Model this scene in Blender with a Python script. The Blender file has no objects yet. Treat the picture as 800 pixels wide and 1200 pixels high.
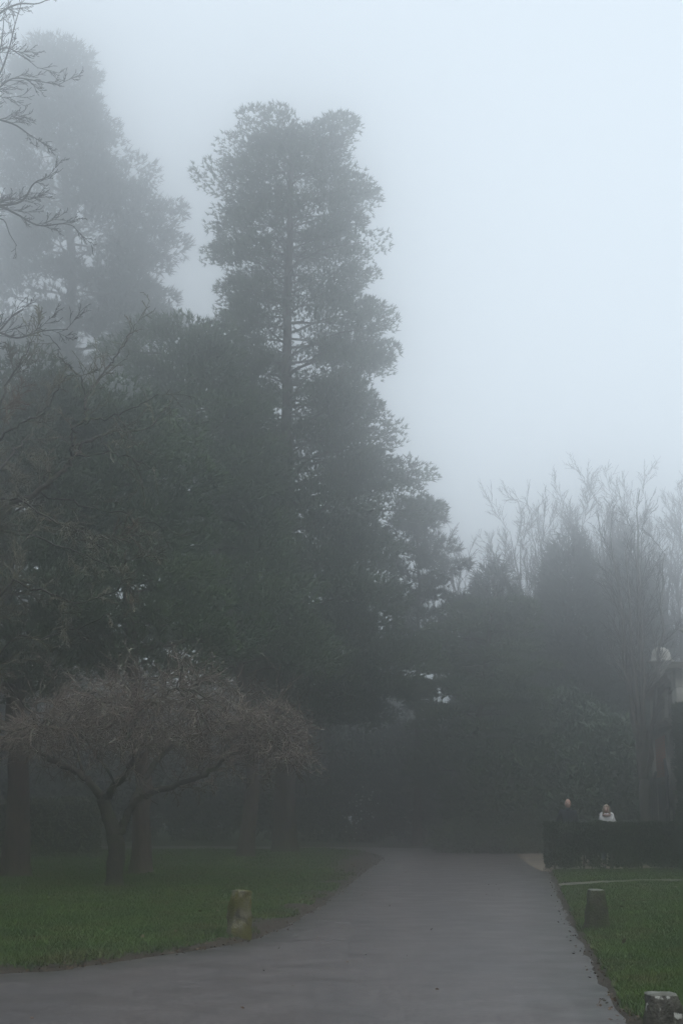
import bpy, bmesh, math, random
import numpy as np
from mathutils import Vector, Matrix

# ------------------------------------------------------------------ camera, sky, sun, exposure
scene = bpy.context.scene
col = scene.collection
F_PX, CX, CY, EYE = 1667.0, 400.0, 600.0, 1.6        # 50 mm lens on a 24x36 frame, eye height in metres
TILT = math.atan(343.0 / F_PX)
cam_data = bpy.data.cameras.new('camera')
cam_data.sensor_fit = 'VERTICAL'
cam_data.sensor_height = 36.0
cam_data.sensor_width = 24.0
cam_data.lens = 50.0
cam_data.clip_start = 0.1
cam_data.clip_end = 3000
cam = bpy.data.objects.new('camera', cam_data)
col.objects.link(cam)
cam.location = (0, 0, EYE)
cam.rotation_euler = (math.pi / 2 + TILT, 0, 0)
scene.camera = cam

SUN_ELEV, SUN_AZ = math.radians(60), math.radians(150)   # hidden by the fog, high and behind to the right
world = bpy.data.worlds.new('World')
scene.world = world
world.use_nodes = True
wn, wl = world.node_tree.nodes, world.node_tree.links
wn.clear()
w_out = wn.new('ShaderNodeOutputWorld')
w_bg = wn.new('ShaderNodeBackground')
w_sky = wn.new('ShaderNodeTexSky')
w_sky.sky_type = 'NISHITA'
w_sky.sun_disc = False
w_sky.sun_elevation = SUN_ELEV
w_sky.sun_rotation = SUN_AZ
w_sky.dust_density = 4.0
w_sky.air_density = 1.0
w_hsv = wn.new('ShaderNodeHueSaturation')
w_hsv.inputs['Saturation'].default_value = 0.22
w_mix = wn.new('ShaderNodeMix')
w_mix.data_type = 'RGBA'
w_mix.inputs[0].default_value = 0.6
w_mix.inputs[7].default_value = (8.9, 10.3, 11.5, 1)      # even overcast layer
wl.new(w_sky.outputs[0], w_hsv.inputs['Color'])
wl.new(w_hsv.outputs[0], w_mix.inputs[6])
wl.new(w_mix.outputs[2], w_bg.inputs['Color'])
w_bg.inputs['Strength'].default_value = 0.127
wl.new(w_bg.outputs[0], w_out.inputs['Surface'])

sun_data = bpy.data.lights.new('sun', 'SUN')
sun_data.energy = 0.5
sun_data.angle = math.radians(40)
sun_data.color = (1.0, 0.96, 0.9)
sun = bpy.data.objects.new('sun', sun_data)
col.objects.link(sun)
sd_ = Vector((math.sin(SUN_AZ) * math.cos(SUN_ELEV), math.cos(SUN_AZ) * math.cos(SUN_ELEV), math.sin(SUN_ELEV)))
sun.rotation_euler = sd_.to_track_quat('Z', 'Y').to_euler()

vs = scene.view_settings
vs.view_transform = 'Standard'
vs.look = 'None'
vs.gamma = 1.0
vs.use_curve_mapping = False
vs.exposure = 0.0

scene.render.engine = 'CYCLES'
cy = scene.cycles
cy.max_bounces = 10
cy.diffuse_bounces = 2
cy.glossy_bounces = 2
cy.transmission_bounces = 2
cy.volume_bounces = 5
cy.use_denoising = True
cy.denoiser = 'OPENIMAGEDENOISE'
cy.denoising_prefilter = 'NONE'
cy.use_adaptive_sampling = False
HAZE_DENSITY, HAZE_G = 0.0208, 0.942

# ------------------------------------------------------------------ helpers
rng = np.random.default_rng(7)
rnd = random.Random(11)
CT, ST = math.cos(TILT), math.sin(TILT)


def at(px, py, Y):
    """the place at distance Y that stands where the photograph shows (px, py)"""
    xc, yc = (px - CX) / F_PX, (CY - py) / F_PX
    fy, fz = CT - yc * ST, ST + yc * CT
    s = Y / fy
    return np.array([xc * s, Y, EYE + fz * s])


def on_ground(px, py, z=0.0):
    xc, yc = (px - CX) / F_PX, (CY - py) / F_PX
    fy, fz = CT - yc * ST, ST + yc * CT
    s = (z - EYE) / fz
    return np.array([xc * s, fy * s, z])


def unit(a):
    n = np.linalg.norm(a, axis=-1, keepdims=True)
    return a / np.maximum(n, 1e-9)


def vnoise(p, scale, seed=0):
    """smooth value noise 0..1 on (n,2) or (n,3) points"""
    p = np.asarray(p, float) * scale
    if p.shape[1] == 2:
        p = np.concatenate([p, np.zeros((len(p), 1))], 1)
    i = np.floor(p).astype(np.int64)
    f = p - i
    f = f * f * (3 - 2 * f)

    def h(x, y, z):
        n = (x * 374761393 + y * 668265263 + z * 2147483647 + seed * 974711) & 0xffffffff
        n = ((n ^ (n >> 13)) * 1274126177) & 0xffffffff
        return ((n ^ (n >> 16)) & 0xffff) / 65535.0
    r = 0
    for dx in (0, 1):
        for dy in (0, 1):
            for dz in (0, 1):
                w = (f[:, 0] if dx else 1 - f[:, 0]) * (f[:, 1] if dy else 1 - f[:, 1]) * (f[:, 2] if dz else 1 - f[:, 2])
                r = r + w * h(i[:, 0] + dx, i[:, 1] + dy, i[:, 2] + dz)
    return r


class MB:
    """collects shapes and links them as one mesh object"""

    def __init__(self):
        self.v, self.t, self.q, self.n = [], [], [], 0

    def add(self, v, tris=None, quads=None):
        v = np.asarray(v, float)
        if tris is not None and len(tris):
            self.t.append(np.asarray(tris, np.int64) + self.n)
        if quads is not None and len(quads):
            self.q.append(np.asarray(quads, np.int64) + self.n)
        self.v.append(v)
        self.n += len(v)

    def tube(self, pts, rad, n=5, cap=True, lump=0.0, seed=0):
        pts = np.asarray(pts, float)
        rad = np.broadcast_to(np.asarray(rad, float), (len(pts),))
        t = unit(np.gradient(pts, axis=0))
        ref = np.array([0, 0, 1.0]) if abs(t[:, 2]).mean() < 0.8 else np.array([1.0, 0.2, 0])
        u = unit(np.cross(t, ref))
        w = np.cross(t, u)
        a = np.arange(n) * 2 * math.pi / n
        R = rad[:, None] * np.ones((1, n))
        if lump:
            q = np.stack([np.repeat(np.arange(len(pts)), n) * 0.6, np.tile(np.cos(a), len(pts)) * 2.2 + seed, np.tile(np.sin(a), len(pts)) * 2.2], 1)
            R = R * (1 + lump * (vnoise(q, 1.0, seed).reshape(len(pts), n) - 0.5) * 2)
        ring = pts[:, None, :] + R[:, :, None] * (np.cos(a)[None, :, None] * u[:, None, :] + np.sin(a)[None, :, None] * w[:, None, :])
        k = len(pts)
        i, j = np.meshgrid(np.arange(k - 1), np.arange(n), indexing='ij')
        j2 = (j + 1) % n
        quads = np.stack([i * n + j, i * n + j2, (i + 1) * n + j2, (i + 1) * n + j], -1).reshape(-1, 4)
        v = ring.reshape(-1, 3)
        tris = None
        if cap:
            v = np.concatenate([v, pts[-1:] + t[-1:] * rad[-1] * 0.4])
            jj = np.arange(n)
            tris = np.stack([(k - 1) * n + jj, (k - 1) * n + (jj + 1) % n, np.full(n, k * n)], 1)
        self.add(v, tris, quads)

    def box(self, x0, x1, y0, y1, z0, z1):
        v = [(x, y, z) for z in (z0, z1) for y in (y0, y1) for x in (x0, x1)]
        self.add(v, None, [(0, 2, 3, 1), (4, 5, 7, 6), (0, 1, 5, 4), (2, 6, 7, 3), (0, 4, 6, 2), (1, 3, 7, 5)])

    def lathe(self, prof, c=(0, 0, 0), n=16):
        prof = np.asarray(prof, float)
        a = np.arange(n) * 2 * math.pi / n
        v = np.stack([prof[:, 0:1] * np.cos(a) + c[0], prof[:, 0:1] * np.sin(a) + c[1], np.repeat(prof[:, 1:2], n, 1) + c[2]], -1).reshape(-1, 3)
        k = len(prof)
        i, j = np.meshgrid(np.arange(k - 1), np.arange(n), indexing='ij')
        j2 = (j + 1) % n
        self.add(v, None, np.stack([i * n + j, i * n + j2, (i + 1) * n + j2, (i + 1) * n + j], -1).reshape(-1, 4))

    def needles(self, P, D, n, size, width, spread):
        """n thin triangles fanning from each point P round direction D"""
        m = len(P)
        if m == 0:
            return
        P2 = np.repeat(P, n, 0)
        d = unit(np.repeat(D, n, 0) + spread * rng.normal(size=(m * n, 3)))
        s = unit(np.cross(d, rng.normal(size=(m * n, 3))))
        L = (size * rng.uniform(0.65, 1.25, m * n))[:, None]
        W = (width * rng.uniform(0.7, 1.3, m * n))[:, None] * 0.5
        v = np.stack([P2 - s * W, P2 + s * W, P2 + d * L], 1).reshape(-1, 3)
        self.add(v, np.arange(m * n * 3).reshape(-1, 3))

    def leaves(self, P, D, n, size, width, spread, droop=0.0):
        """n diamond leaves from each point"""
        m = len(P)
        if m == 0:
            return
        P2 = np.repeat(P, n, 0)
        d = unit(np.repeat(D, n, 0) + spread * rng.normal(size=(m * n, 3)) - np.array([0, 0, droop]))
        s = unit(np.cross(d, rng.normal(size=(m * n, 3)) * 0.6 + np.array([0, 0, 1.0])))
        L = (size * rng.uniform(0.65, 1.25, m * n))[:, None]
        W = (width * rng.uniform(0.7, 1.3, m * n))[:, None] * 0.5
        v = np.stack([P2, P2 + d * L * 0.45 + s * W, P2 + d * L, P2 + d * L * 0.45 - s * W], 1).reshape(-1, 3)
        self.add(v, None, np.arange(m * n * 4).reshape(-1, 4))

    def build(self, name, mat, parent=None, smooth=False, loc=None):
        me = bpy.data.meshes.new(name)
        v = np.concatenate(self.v) if self.v else np.zeros((0, 3))
        T = np.concatenate(self.t) if self.t else np.zeros((0, 3), np.int64)
        Q = np.concatenate(self.q) if self.q else np.zeros((0, 4), np.int64)
        if loc is not None:
            v = v - np.asarray(loc)
        me.vertices.add(len(v))
        me.vertices.foreach_set('co', v.astype(np.float32).ravel())
        me.loops.add(T.size + Q.size)
        me.loops.foreach_set('vertex_index', np.concatenate([T.ravel(), Q.ravel()]).astype(np.int32))
        me.polygons.add(len(T) + len(Q))
        st = np.concatenate([np.arange(len(T)) * 3, T.size + np.arange(len(Q)) * 4]).astype(np.int32)
        me.polygons.foreach_set('loop_start', st)
        if smooth:
            me.polygons.foreach_set('use_smooth', np.ones(len(st), bool))
        me.update(calc_edges=True)
        me.materials.append(mat)
        o = bpy.data.objects.new(name, me)
        col.objects.link(o)
        if parent is not None:
            o.parent = parent
        if loc is not None:
            o.location = loc
        return o


def tag(o, label=None, cat=None, group=None, kind=None):
    if label:
        o['label'] = label
    if cat:
        o['category'] = cat
    if group:
        o['group'] = group
    if kind:
        o['kind'] = kind
    return o


def thing(name, loc, label, cat, group=None, rz=0.0):
    o = bpy.data.objects.new(name, None)
    o.empty_display_size = 0.2
    col.objects.link(o)
    o.location = loc
    o.rotation_euler = (0, 0, rz)
    return tag(o, label, cat, group)


# ------------------------------------------------------------------ materials
def mat(name, c1, c2=None, scale=4.0, rough=0.8, spec=0.3, bump=0.0, bscale=30.0, c3=None, scale3=1.0, detail=4.0, lo=0.35, hi=0.65, lo3=0.5, hi3=0.65, stretch=None):
    m = bpy.data.materials.new(name)
    m.use_nodes = True
    N, L = m.node_tree.nodes, m.node_tree.links
    b = N['Principled BSDF']
    b.inputs['Roughness'].default_value = rough
    b.inputs['Specular IOR Level'].default_value = spec
    tc = N.new('ShaderNodeTexCoord')
    src = tc.outputs['Object']
    if stretch:
        mp = N.new('ShaderNodeMapping')
        mp.inputs['Scale'].default_value = stretch
        L.new(src, mp.inputs['Vector'])
        src = mp.outputs['Vector']

    def noise(s, d=detail):
        t = N.new('ShaderNodeTexNoise')
        t.inputs['Scale'].default_value = s
        t.inputs['Detail'].default_value = d
        L.new(src, t.inputs['Vector'])
        return t.outputs['Fac']

    def ramp(fac, a, bb):
        r = N.new('ShaderNodeMapRange')
        r.inputs['From Min'].default_value = a
        r.inputs['From Max'].default_value = bb
        L.new(fac, r.inputs['Value'])
        return r.outputs['Result']

    def mix(f, a, bb):
        x = N.new('ShaderNodeMix')
        x.data_type = 'RGBA'
        L.new(f, x.inputs[0])
        for sock, val in ((x.inputs[6], a), (x.inputs[7], bb)):
            if isinstance(val, tuple):
                sock.default_value = (*val, 1)
            else:
                L.new(val, sock)
        return x.outputs[2]
    colr = c1
    if c2:
        colr = mix(ramp(noise(scale), lo, hi), c1, c2)
    if c3:
        colr = mix(ramp(noise(scale3), lo3, hi3), colr, c3)
    if isinstance(colr, tuple):
        b.inputs['Base Color'].default_value = (*colr, 1)
    else:
        L.new(colr, b.inputs['Base Color'])
    if bump:
        bn = N.new('ShaderNodeBump')
        bn.inputs['Strength'].default_value = bump
        bn.inputs['Distance'].default_value = 0.02
        L.new(noise(bscale, 6.0), bn.inputs['Height'])
        L.new(bn.outputs[0], b.inputs['Normal'])
    return m


M = {}
M['needle_dark'] = mat('pine_needles_dark', (0.036, 0.062, 0.038), (0.080, 0.115, 0.058), 0.9, 0.65, 0.25)
M['needle_green'] = mat('pine_needles_green', (0.044, 0.080, 0.044), (0.100, 0.145, 0.066), 0.8, 0.65, 0.25)
M['needle_blue'] = mat('conifer_needles_grey', (0.030, 0.046, 0.040), (0.050, 0.068, 0.050), 0.7, 0.65, 0.25)
M['cone_foliage'] = mat('cypress_foliage', (0.020, 0.034, 0.028), (0.034, 0.050, 0.036), 1.0, 0.7, 0.2)
M['cedar'] = mat('cedar_foliage', (0.055, 0.088, 0.058), (0.11, 0.15, 0.08), 0.8, 0.6, 0.25)
M['rhodo'] = mat('rhododendron_leaf', (0.045, 0.080, 0.050), (0.10, 0.145, 0.085), 1.3, 0.38, 0.5)
M['laurel'] = mat('laurel_leaf', (0.040, 0.074, 0.036), (0.085, 0.13, 0.055), 1.0, 0.45, 0.5)
M['shrub_dark'] = mat('dark_evergreen_leaf', (0.016, 0.030, 0.020), (0.034, 0.052, 0.030), 0.8, 0.5, 0.4)
M['yew'] = mat('clipped_yew', (0.014, 0.028, 0.014), (0.050, 0.078, 0.034), 2.4, 0.6, 0.3)
M['beech'] = mat('hedge_leaf', (0.045, 0.065, 0.030), (0.11, 0.12, 0.06), 3.0, 0.4, 0.5)
M['core'] = mat('hedge_twigs', (0.018, 0.018, 0.013), (0.030, 0.030, 0.020), 8.0, 0.9, 0.1)
M['bark_pine'] = mat('pine_bark', (0.034, 0.025, 0.022), (0.080, 0.060, 0.050), 5.0, 0.9, 0.15, 1.0, 7.0, stretch=(2.2, 2.2, 0.6))
M['bark_cherry'] = mat('cherry_bark', (0.030, 0.024, 0.022), (0.070, 0.060, 0.050), 6.0, 0.85, 0.25, 0.8, 18.0, c3=(0.060, 0.070, 0.035), scale3=2.5)
M['bark_grey'] = mat('grey_bark', (0.075, 0.068, 0.060), (0.14, 0.13, 0.115), 4.0, 0.85, 0.2)
M['twig_brown'] = mat('brown_twigs', (0.12, 0.088, 0.072), (0.21, 0.165, 0.135), 1.6, 0.7, 0.3, c3=(0.36, 0.35, 0.28), scale3=5.0, lo3=0.56, hi3=0.66)
M['twig_lichen'] = mat('lichened_twigs', (0.075, 0.068, 0.05), (0.20, 0.185, 0.13), 1.2, 0.7, 0.3, c3=(0.14, 0.075, 0.045), scale3=0.8, lo3=0.55, hi3=0.7)
M['twig_dark'] = mat('dark_twigs', (0.035, 0.030, 0.028), (0.065, 0.058, 0.052), 3.0, 0.8, 0.2)
M['post'] = mat('mossy_stone', (0.025, 0.023, 0.013), (0.19, 0.175, 0.12), 12.0, 0.9, 0.2, 0.9, 40.0, c3=(0.085, 0.080, 0.010), scale3=5.0, lo3=0.40, hi3=0.56)
M['post_lichen'] = mat('lichened_stone', (0.018, 0.017, 0.013), (0.085, 0.08, 0.066), 14.0, 0.9, 0.2, 0.9, 40.0, c3=(0.42, 0.42, 0.38), scale3=13.0, lo3=0.585, hi3=0.64)
M['post_moss'] = mat('green_mossy_stone', (0.014, 0.013, 0.009), (0.085, 0.076, 0.055), 14.0, 0.9, 0.2, 0.9, 40.0, c3=(0.034, 0.042, 0.012), scale3=7.0, lo3=0.4, hi3=0.6)
M['stone_top'] = mat('worn_stone_top', (0.11, 0.11, 0.09), (0.20, 0.20, 0.175), 14.0, 0.9, 0.2, 0.4, 60.0)
M['stone'] = mat('pale_gate_stone', (0.36, 0.35, 0.31), (0.50, 0.48, 0.43), 2.2, 0.85, 0.2, 0.4, 25.0, c3=(0.13, 0.13, 0.11), scale3=1.1)
M['stone_dark'] = mat('weathered_gate_stone', (0.13, 0.115, 0.10), (0.22, 0.20, 0.17), 2.0, 0.9, 0.2, 0.5, 20.0, c3=(0.09, 0.10, 0.075), scale3=1.0)
M['wood'] = mat('dark_gate_wood', (0.022, 0.020, 0.022), (0.040, 0.036, 0.036), 6.0, 0.6, 0.3, 0.3, 20.0, stretch=(4, 4, 0.4))
M['iron'] = mat('black_iron', (0.02, 0.02, 0.02), None, rough=0.5)
M['ivy'] = mat('ivy_leaf', (0.035, 0.060, 0.030), (0.075, 0.10, 0.045), 5.0, 0.5, 0.4)
M['skin'] = mat('skin', (0.50, 0.30, 0.24), (0.56, 0.35, 0.28), 8.0, 0.55, 0.4)
M['navy'] = mat('navy_jacket', (0.012, 0.014, 0.024), (0.020, 0.023, 0.036), 6.0, 0.8, 0.2)
M['white_coat'] = mat('white_coat', (0.66, 0.65, 0.64), (0.76, 0.75, 0.74), 8.0, 0.85, 0.2)
M['trousers'] = mat('dark_trousers', (0.02, 0.02, 0.025), None, rough=0.85)
M['jeans'] = mat('blue_jeans', (0.05, 0.06, 0.09), (0.07, 0.08, 0.12), 8.0, 0.85, 0.2)
M['hair'] = mat('blonde_hair', (0.26, 0.19, 0.13), (0.42, 0.33, 0.24), 14.0, 0.5, 0.4)
M['scarf'] = mat('pink_scarf', (0.36, 0.22, 0.21), (0.44, 0.28, 0.26), 10.0, 0.9, 0.1)
M['shoe'] = mat('black_shoe', (0.015, 0.014, 0.013), None, rough=0.5)
M['speck'] = mat('white_speck', (0.72, 0.74, 0.72), None, rough=0.7)
M['deadleaf'] = mat('dead_leaf', (0.06, 0.036, 0.02), (0.12, 0.07, 0.035), 3.0, 0.7, 0.3)
M['gravel'] = mat('gravel', (0.17, 0.135, 0.10), (0.28, 0.23, 0.18), 30.0, 0.9, 0.2, 0.5, 60.0, c3=(0.10, 0.085, 0.065), scale3=0.8)
M['footpath'] = mat('footpath', (0.085, 0.08, 0.06), (0.15, 0.14, 0.11), 6.0, 0.9, 0.2, 0.3, 40.0)
M['grass'] = mat('grass_blades', (0.026, 0.066, 0.004), (0.058, 0.112, 0.008), 0.9, 0.55, 0.35, c3=(0.075, 0.075, 0.016), scale3=1.3, lo3=0.48, hi3=0.72)


def brick_material():
    m = bpy.data.materials.new('red_brick')
    m.use_nodes = True
    N, L = m.node_tree.nodes, m.node_tree.links
    b = N['Principled BSDF']
    tc = N.new('ShaderNodeTexCoord')
    mp = N.new('ShaderNodeMapping')
    mp.inputs['Rotation'].default_value = (math.pi / 2, 0, 0)
    br = N.new('ShaderNodeTexBrick')
    br.inputs['Color1'].default_value = (0.46, 0.15, 0.075, 1)
    br.inputs['Color2'].default_value = (0.36, 0.12, 0.065, 1)
    br.inputs['Mortar'].default_value = (0.28, 0.24, 0.20, 1)
    br.inputs['Scale'].default_value = 1.0
    br.inputs['Brick Width'].default_value = 0.225
    br.inputs['Row Height'].default_value = 0.075
    br.inputs['Mortar Size'].default_value = 0.008
    L.new(tc.outputs['Object'], mp.inputs['Vector'])
    L.new(mp.outputs[0], br.inputs['Vector'])
    L.new(br.outputs['Color'], b.inputs['Base Color'])
    b.inputs['Roughness'].default_value = 0.9
    return m


M['brick'] = brick_material()


def road_material():
    m = bpy.data.materials.new('wet_tarmac')
    m.use_nodes = True
    N, L = m.node_tree.nodes, m.node_tree.links
    b = N['Principled BSDF']
    tc = N.new('ShaderNodeTexCoord')

    def noise(s, d=5.0, vec=None):
        t = N.new('ShaderNodeTexNoise')
        t.inputs['Scale'].default_value = s
        t.inputs['Detail'].default_value = d
        L.new(vec or tc.outputs['Object'], t.inputs['Vector'])
        return t.outputs['Fac']

    def mr(f, a, c, lo=0.0, hi=1.0):
        r = N.new('ShaderNodeMapRange')
        r.inputs['From Min'].default_value = a
        r.inputs['From Max'].default_value = c
        r.inputs['To Min'].default_value = lo
        r.inputs['To Max'].default_value = hi
        L.new(f, r.inputs['Value'])
        return r.outputs['Result']

    def mix(f, a, c):
        x = N.new('ShaderNodeMix')
        x.data_type = 'RGBA'
        L.new(f, x.inputs[0])
        for s, val in ((x.inputs[6], a), (x.inputs[7], c)):
            if isinstance(val, tuple):
                s.default_value = (*val, 1)
            else:
                L.new(val, s)
        return x.outputs[2]
    fine = noise(17.0, 9.0)
    big = noise(0.55, 4.0)
    c = mix(mr(fine, 0.30, 0.66), (0.046, 0.038, 0.036), (0.112, 0.094, 0.088))
    mpg = N.new('ShaderNodeMapping')
    mpg.inputs['Scale'].default_value = (1.0, 0.16, 1.0)
    L.new(tc.outputs['Object'], mpg.inputs['Vector'])
    track = noise(0.9, 3.0, mpg.outputs[0])
    c = mix(mr(track, 0.42, 0.68, 0.0, 0.5), c, (0.046, 0.042, 0.042))
    c = mix(mr(noise(2.1, 7.0), 0.5, 0.72, 0.0, 0.45), c, (0.040, 0.035, 0.033))
    at_ = N.new('ShaderNodeAttribute')
    at_.attribute_name = 'edge'
    dirt = N.new('ShaderNodeMath')
    dirt.operation = 'MULTIPLY'
    L.new(mr(at_.outputs['Fac'], 0.75, 0.0), dirt.inputs[0])
    L.new(mr(noise(3.0, 6.0), 0.3, 0.62), dirt.inputs[1])
    c = mix(dirt.outputs[0], c, (0.016, 0.017, 0.009))
    L.new(c, b.inputs['Base Color'])
    L.new(mr(noise(1.7, 8.0), 0.35, 0.65, 0.40, 0.58), b.inputs['Roughness'])
    b.inputs['Specular IOR Level'].default_value = 0.5
    bn = N.new('ShaderNodeBump')
    bn.inputs['Strength'].default_value = 0.35
    bn.inputs['Distance'].default_value = 0.004
    L.new(noise(70.0, 4.0), bn.inputs['Height'])
    L.new(bn.outputs[0], b.inputs['Normal'])
    return m


def ground_material():
    m = bpy.data.materials.new('turf_and_soil')
    m.use_nodes = True
    N, L = m.node_tree.nodes, m.node_tree.links
    b = N['Principled BSDF']
    b.inputs['Roughness'].default_value = 0.9
    b.inputs['Specular IOR Level'].default_value = 0.2
    tc = N.new('ShaderNodeTexCoord')

    def noise(s, d=5.0):
        t = N.new('ShaderNodeTexNoise')
        t.inputs['Scale'].default_value = s
        t.inputs['Detail'].default_value = d
        L.new(tc.outputs['Object'], t.inputs['Vector'])
        return t.outputs['Fac']

    def mr(f, a, c, lo=0.0, hi=1.0):
        r = N.new('ShaderNodeMapRange')
        r.inputs['From Min'].default_value = a
        r.inputs['From Max'].default_value = c
        r.inputs['To Min'].default_value = lo
        r.inputs['To Max'].default_value = hi
        L.new(f, r.inputs['Value'])
        return r.outputs['Result']

    def mix(f, a, c):
        x = N.new('ShaderNodeMix')
        x.data_type = 'RGBA'
        L.new(f, x.inputs[0])
        for s, val in ((x.inputs[6], a), (x.inputs[7], c)):
            if isinstance(val, tuple):
                s.default_value = (*val, 1)
            else:
                L.new(val, s)
        return x.outputs[2]
    g = mix(mr(noise(7.0), 0.3, 0.7), (0.012, 0.024, 0.007), (0.024, 0.038, 0.010))
    soil = mix(mr(noise(12.0), 0.35, 0.65), (0.020, 0.015, 0.010), (0.055, 0.043, 0.031))
    at_ = N.new('ShaderNodeAttribute')
    at_.attribute_name = 'wear'
    ad = N.new('ShaderNodeMath')
    ad.operation = 'ADD'
    L.new(at_.outputs['Fac'], ad.inputs[0])
    L.new(mr(noise(5.0, 6.0), 0.0, 1.0, -0.35, 0.35), ad.inputs[1])
    c = mix(mr(ad.outputs[0], 0.35, 0.65), g, soil)
    L.new(c, b.inputs['Base Color'])
    bn = N.new('ShaderNodeBump')
    bn.inputs['Strength'].default_value = 0.8
    bn.inputs['Distance'].default_value = 0.03
    L.new(noise(22.0, 6.0), bn.inputs['Height'])
    L.new(bn.outputs[0], b.inputs['Normal'])
    return m


# ------------------------------------------------------------------ ground, road, paths
def px_line(pts):
    return [tuple(on_ground(x, y)[:2]) for x, y in pts]


def smooth_line(pts, n=6):
    P = np.asarray(pts, float)
    out = []
    for i in range(len(P) - 1):
        p0, p1, p2, p3 = P[max(i - 1, 0)], P[i], P[i + 1], P[min(i + 2, len(P) - 1)]
        for k in range(n):
            t = k / n
            out.append(0.5 * ((2 * p1) + (-p0 + p2) * t + (2 * p0 - 5 * p1 + 4 * p2 - p3) * t * t + (-p0 + 3 * p1 - 3 * p2 + p3) * t ** 3))
    out.append(P[-1])
    return [tuple(p) for p in out]


right_edge = smooth_line([(3.2, -14.0), (2.7, 4.0), (2.35, 8.0)] + px_line([(735, 1196), (712, 1160), (690, 1118), (671, 1085), (658, 1055), (648, 1030), (642, 1019)]))
far_edge = smooth_line([(5.1, 35.8), (6.3, 47.5), (5.0, 51.5), (3.0, 54.6), (-1.0, 56.6), (-10, 58.0), (-40, 59.0)])
lawn_back = smooth_line([(-40, 53.0), (-10, 52.2), (-3, 52.0)] + px_line([(378, 995.2), (408, 997.3), (432, 1000.5), (447, 1005.5), (440, 1012), (425, 1022), (408, 1036), (380, 1057), (345, 1079), (300, 1099), (250, 1110), (180, 1121), (100, 1132), (0, 1141)]) + [(-8, 12.9), (-20, 11.8), (-45, 10)])
road_poly = np.array(right_edge + far_edge[1:] + lawn_back + [(-45, -14)])
yard_poly = np.array([(4.85, 35.75), (8.4, 35.75), (8.6, 36.5), (12.5, 37.0), (13.0, 48.5), (7.2, 49.5), (5.75, 48.5), (5.25, 42.0)])
fp_mid = smooth_line([tuple(on_ground(656, 1041)[:2]), tuple(on_ground(680, 1038.5)[:2]), tuple(on_ground(730, 1036.5)[:2]), tuple(on_ground(800, 1035)[:2]), (15.0, 30.6)], 5)
fp = np.array(fp_mid)
fp_poly = np.concatenate([fp - (0, 0.38), (fp + (0, 0.38))[::-1]])


def seg_dist(P, poly):
    """signed distance, negative inside"""
    A, B = poly, np.roll(poly, -1, 0)
    d2 = np.full(len(P), 1e18)
    inside = np.zeros(len(P), bool)
    for a, b in zip(A, B):
        ab = b - a
        t = np.clip(((P - a) @ ab) / max(ab @ ab, 1e-12), 0, 1)
        q = a + t[:, None] * ab
        d2 = np.minimum(d2, ((P - q) ** 2).sum(1))
        cond = (a[1] > P[:, 1]) != (b[1] > P[:, 1])
        with np.errstate(divide='ignore', invalid='ignore'):
            xi = a[0] + (P[:, 1] - a[1]) / (b[1] - a[1] if b[1] != a[1] else 1e-12) * ab[0]
        inside ^= cond & (P[:, 0] < xi)
    d = np.sqrt(d2)
    return np.where(inside, -d, d)


def wear_at(P, d):
    """bare soil beside the road, and where wheels cut the corner of the left lawn"""
    w = np.clip(1.1 - d / 0.11, 0, 1)
    nose = on_ground(436, 1010)[:2]
    e = np.exp(-(((P[:, 0] - nose[0] + 0.3) / 1.6) ** 2 + ((P[:, 1] - nose[1] + 2) / 8.0) ** 2))
    dr = grid_lookup(P, DR)
    w = np.maximum(w, 1.25 * e * np.clip(1.35 - dr / 1.3, 0, 1))
    le = np.clip(1 - dr / 1.2, 0, 1) * (P[:, 0] < 1.0) * vnoise(P, 1.1, 5)
    w = np.maximum(w, le * 1.5)
    tr = np.zeros(len(P))
    for b in TRUNK_SPOTS:
        r = np.hypot(P[:, 0] - b[0], P[:, 1] - b[1])
        tr = np.maximum(tr, np.clip(1.2 - r / 0.9, 0, 1) * 0.8)
    return np.clip(np.maximum(w, tr), 0, 1)


def ground_height(P, d):
    d = d + 0.11 * (vnoise(P, 2.6, 21) - 0.5) + 0.05 * (vnoise(P, 7.0, 22) - 0.5)
    h = 0.055 * np.clip((d + 0.02) / 0.11, -0.6, 1) + 0.03 * (vnoise(P, 0.35, 1) - 0.5) * np.clip(d, 0, 1) + 0.012 * (vnoise(P, 2.5, 2) - 0.5) * np.clip(d * 6, 0, 1)
    far = np.clip((P[:, 1] - 60) / 60, 0, 1)
    return h + far * 0.4 * vnoise(P, 0.05, 3)


TRUNK_SPOTS = [on_ground(x, y)[:2] for x, y in ((133, 1042), (165, 1026), (18, 1031), (287, 1006), (334, 1000))]


def spread_axis(lo, hi, step, out, far):
    a = list(np.arange(lo, hi + step / 2, step))
    s, x = step, hi
    while x < far:
        s *= 1.35
        x = min(x + s, far)
        a.append(x)
    s, x = step, lo
    while x > out:
        s *= 1.35
        x = max(x - s, out)
        a.insert(0, x)
    return np.array(a)


xs = spread_axis(-12, 10, 0.13, -108, 108)
ys = spread_axis(8, 57, 0.2, -60, 112)
gx, gy = np.meshgrid(xs, ys)
GP = np.stack([gx.ravel(), gy.ravel()], 1)
DR = seg_dist(GP, road_poly)
gd = np.minimum(np.minimum(DR, seg_dist(GP, yard_poly)), seg_dist(GP, fp_poly))


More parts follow.
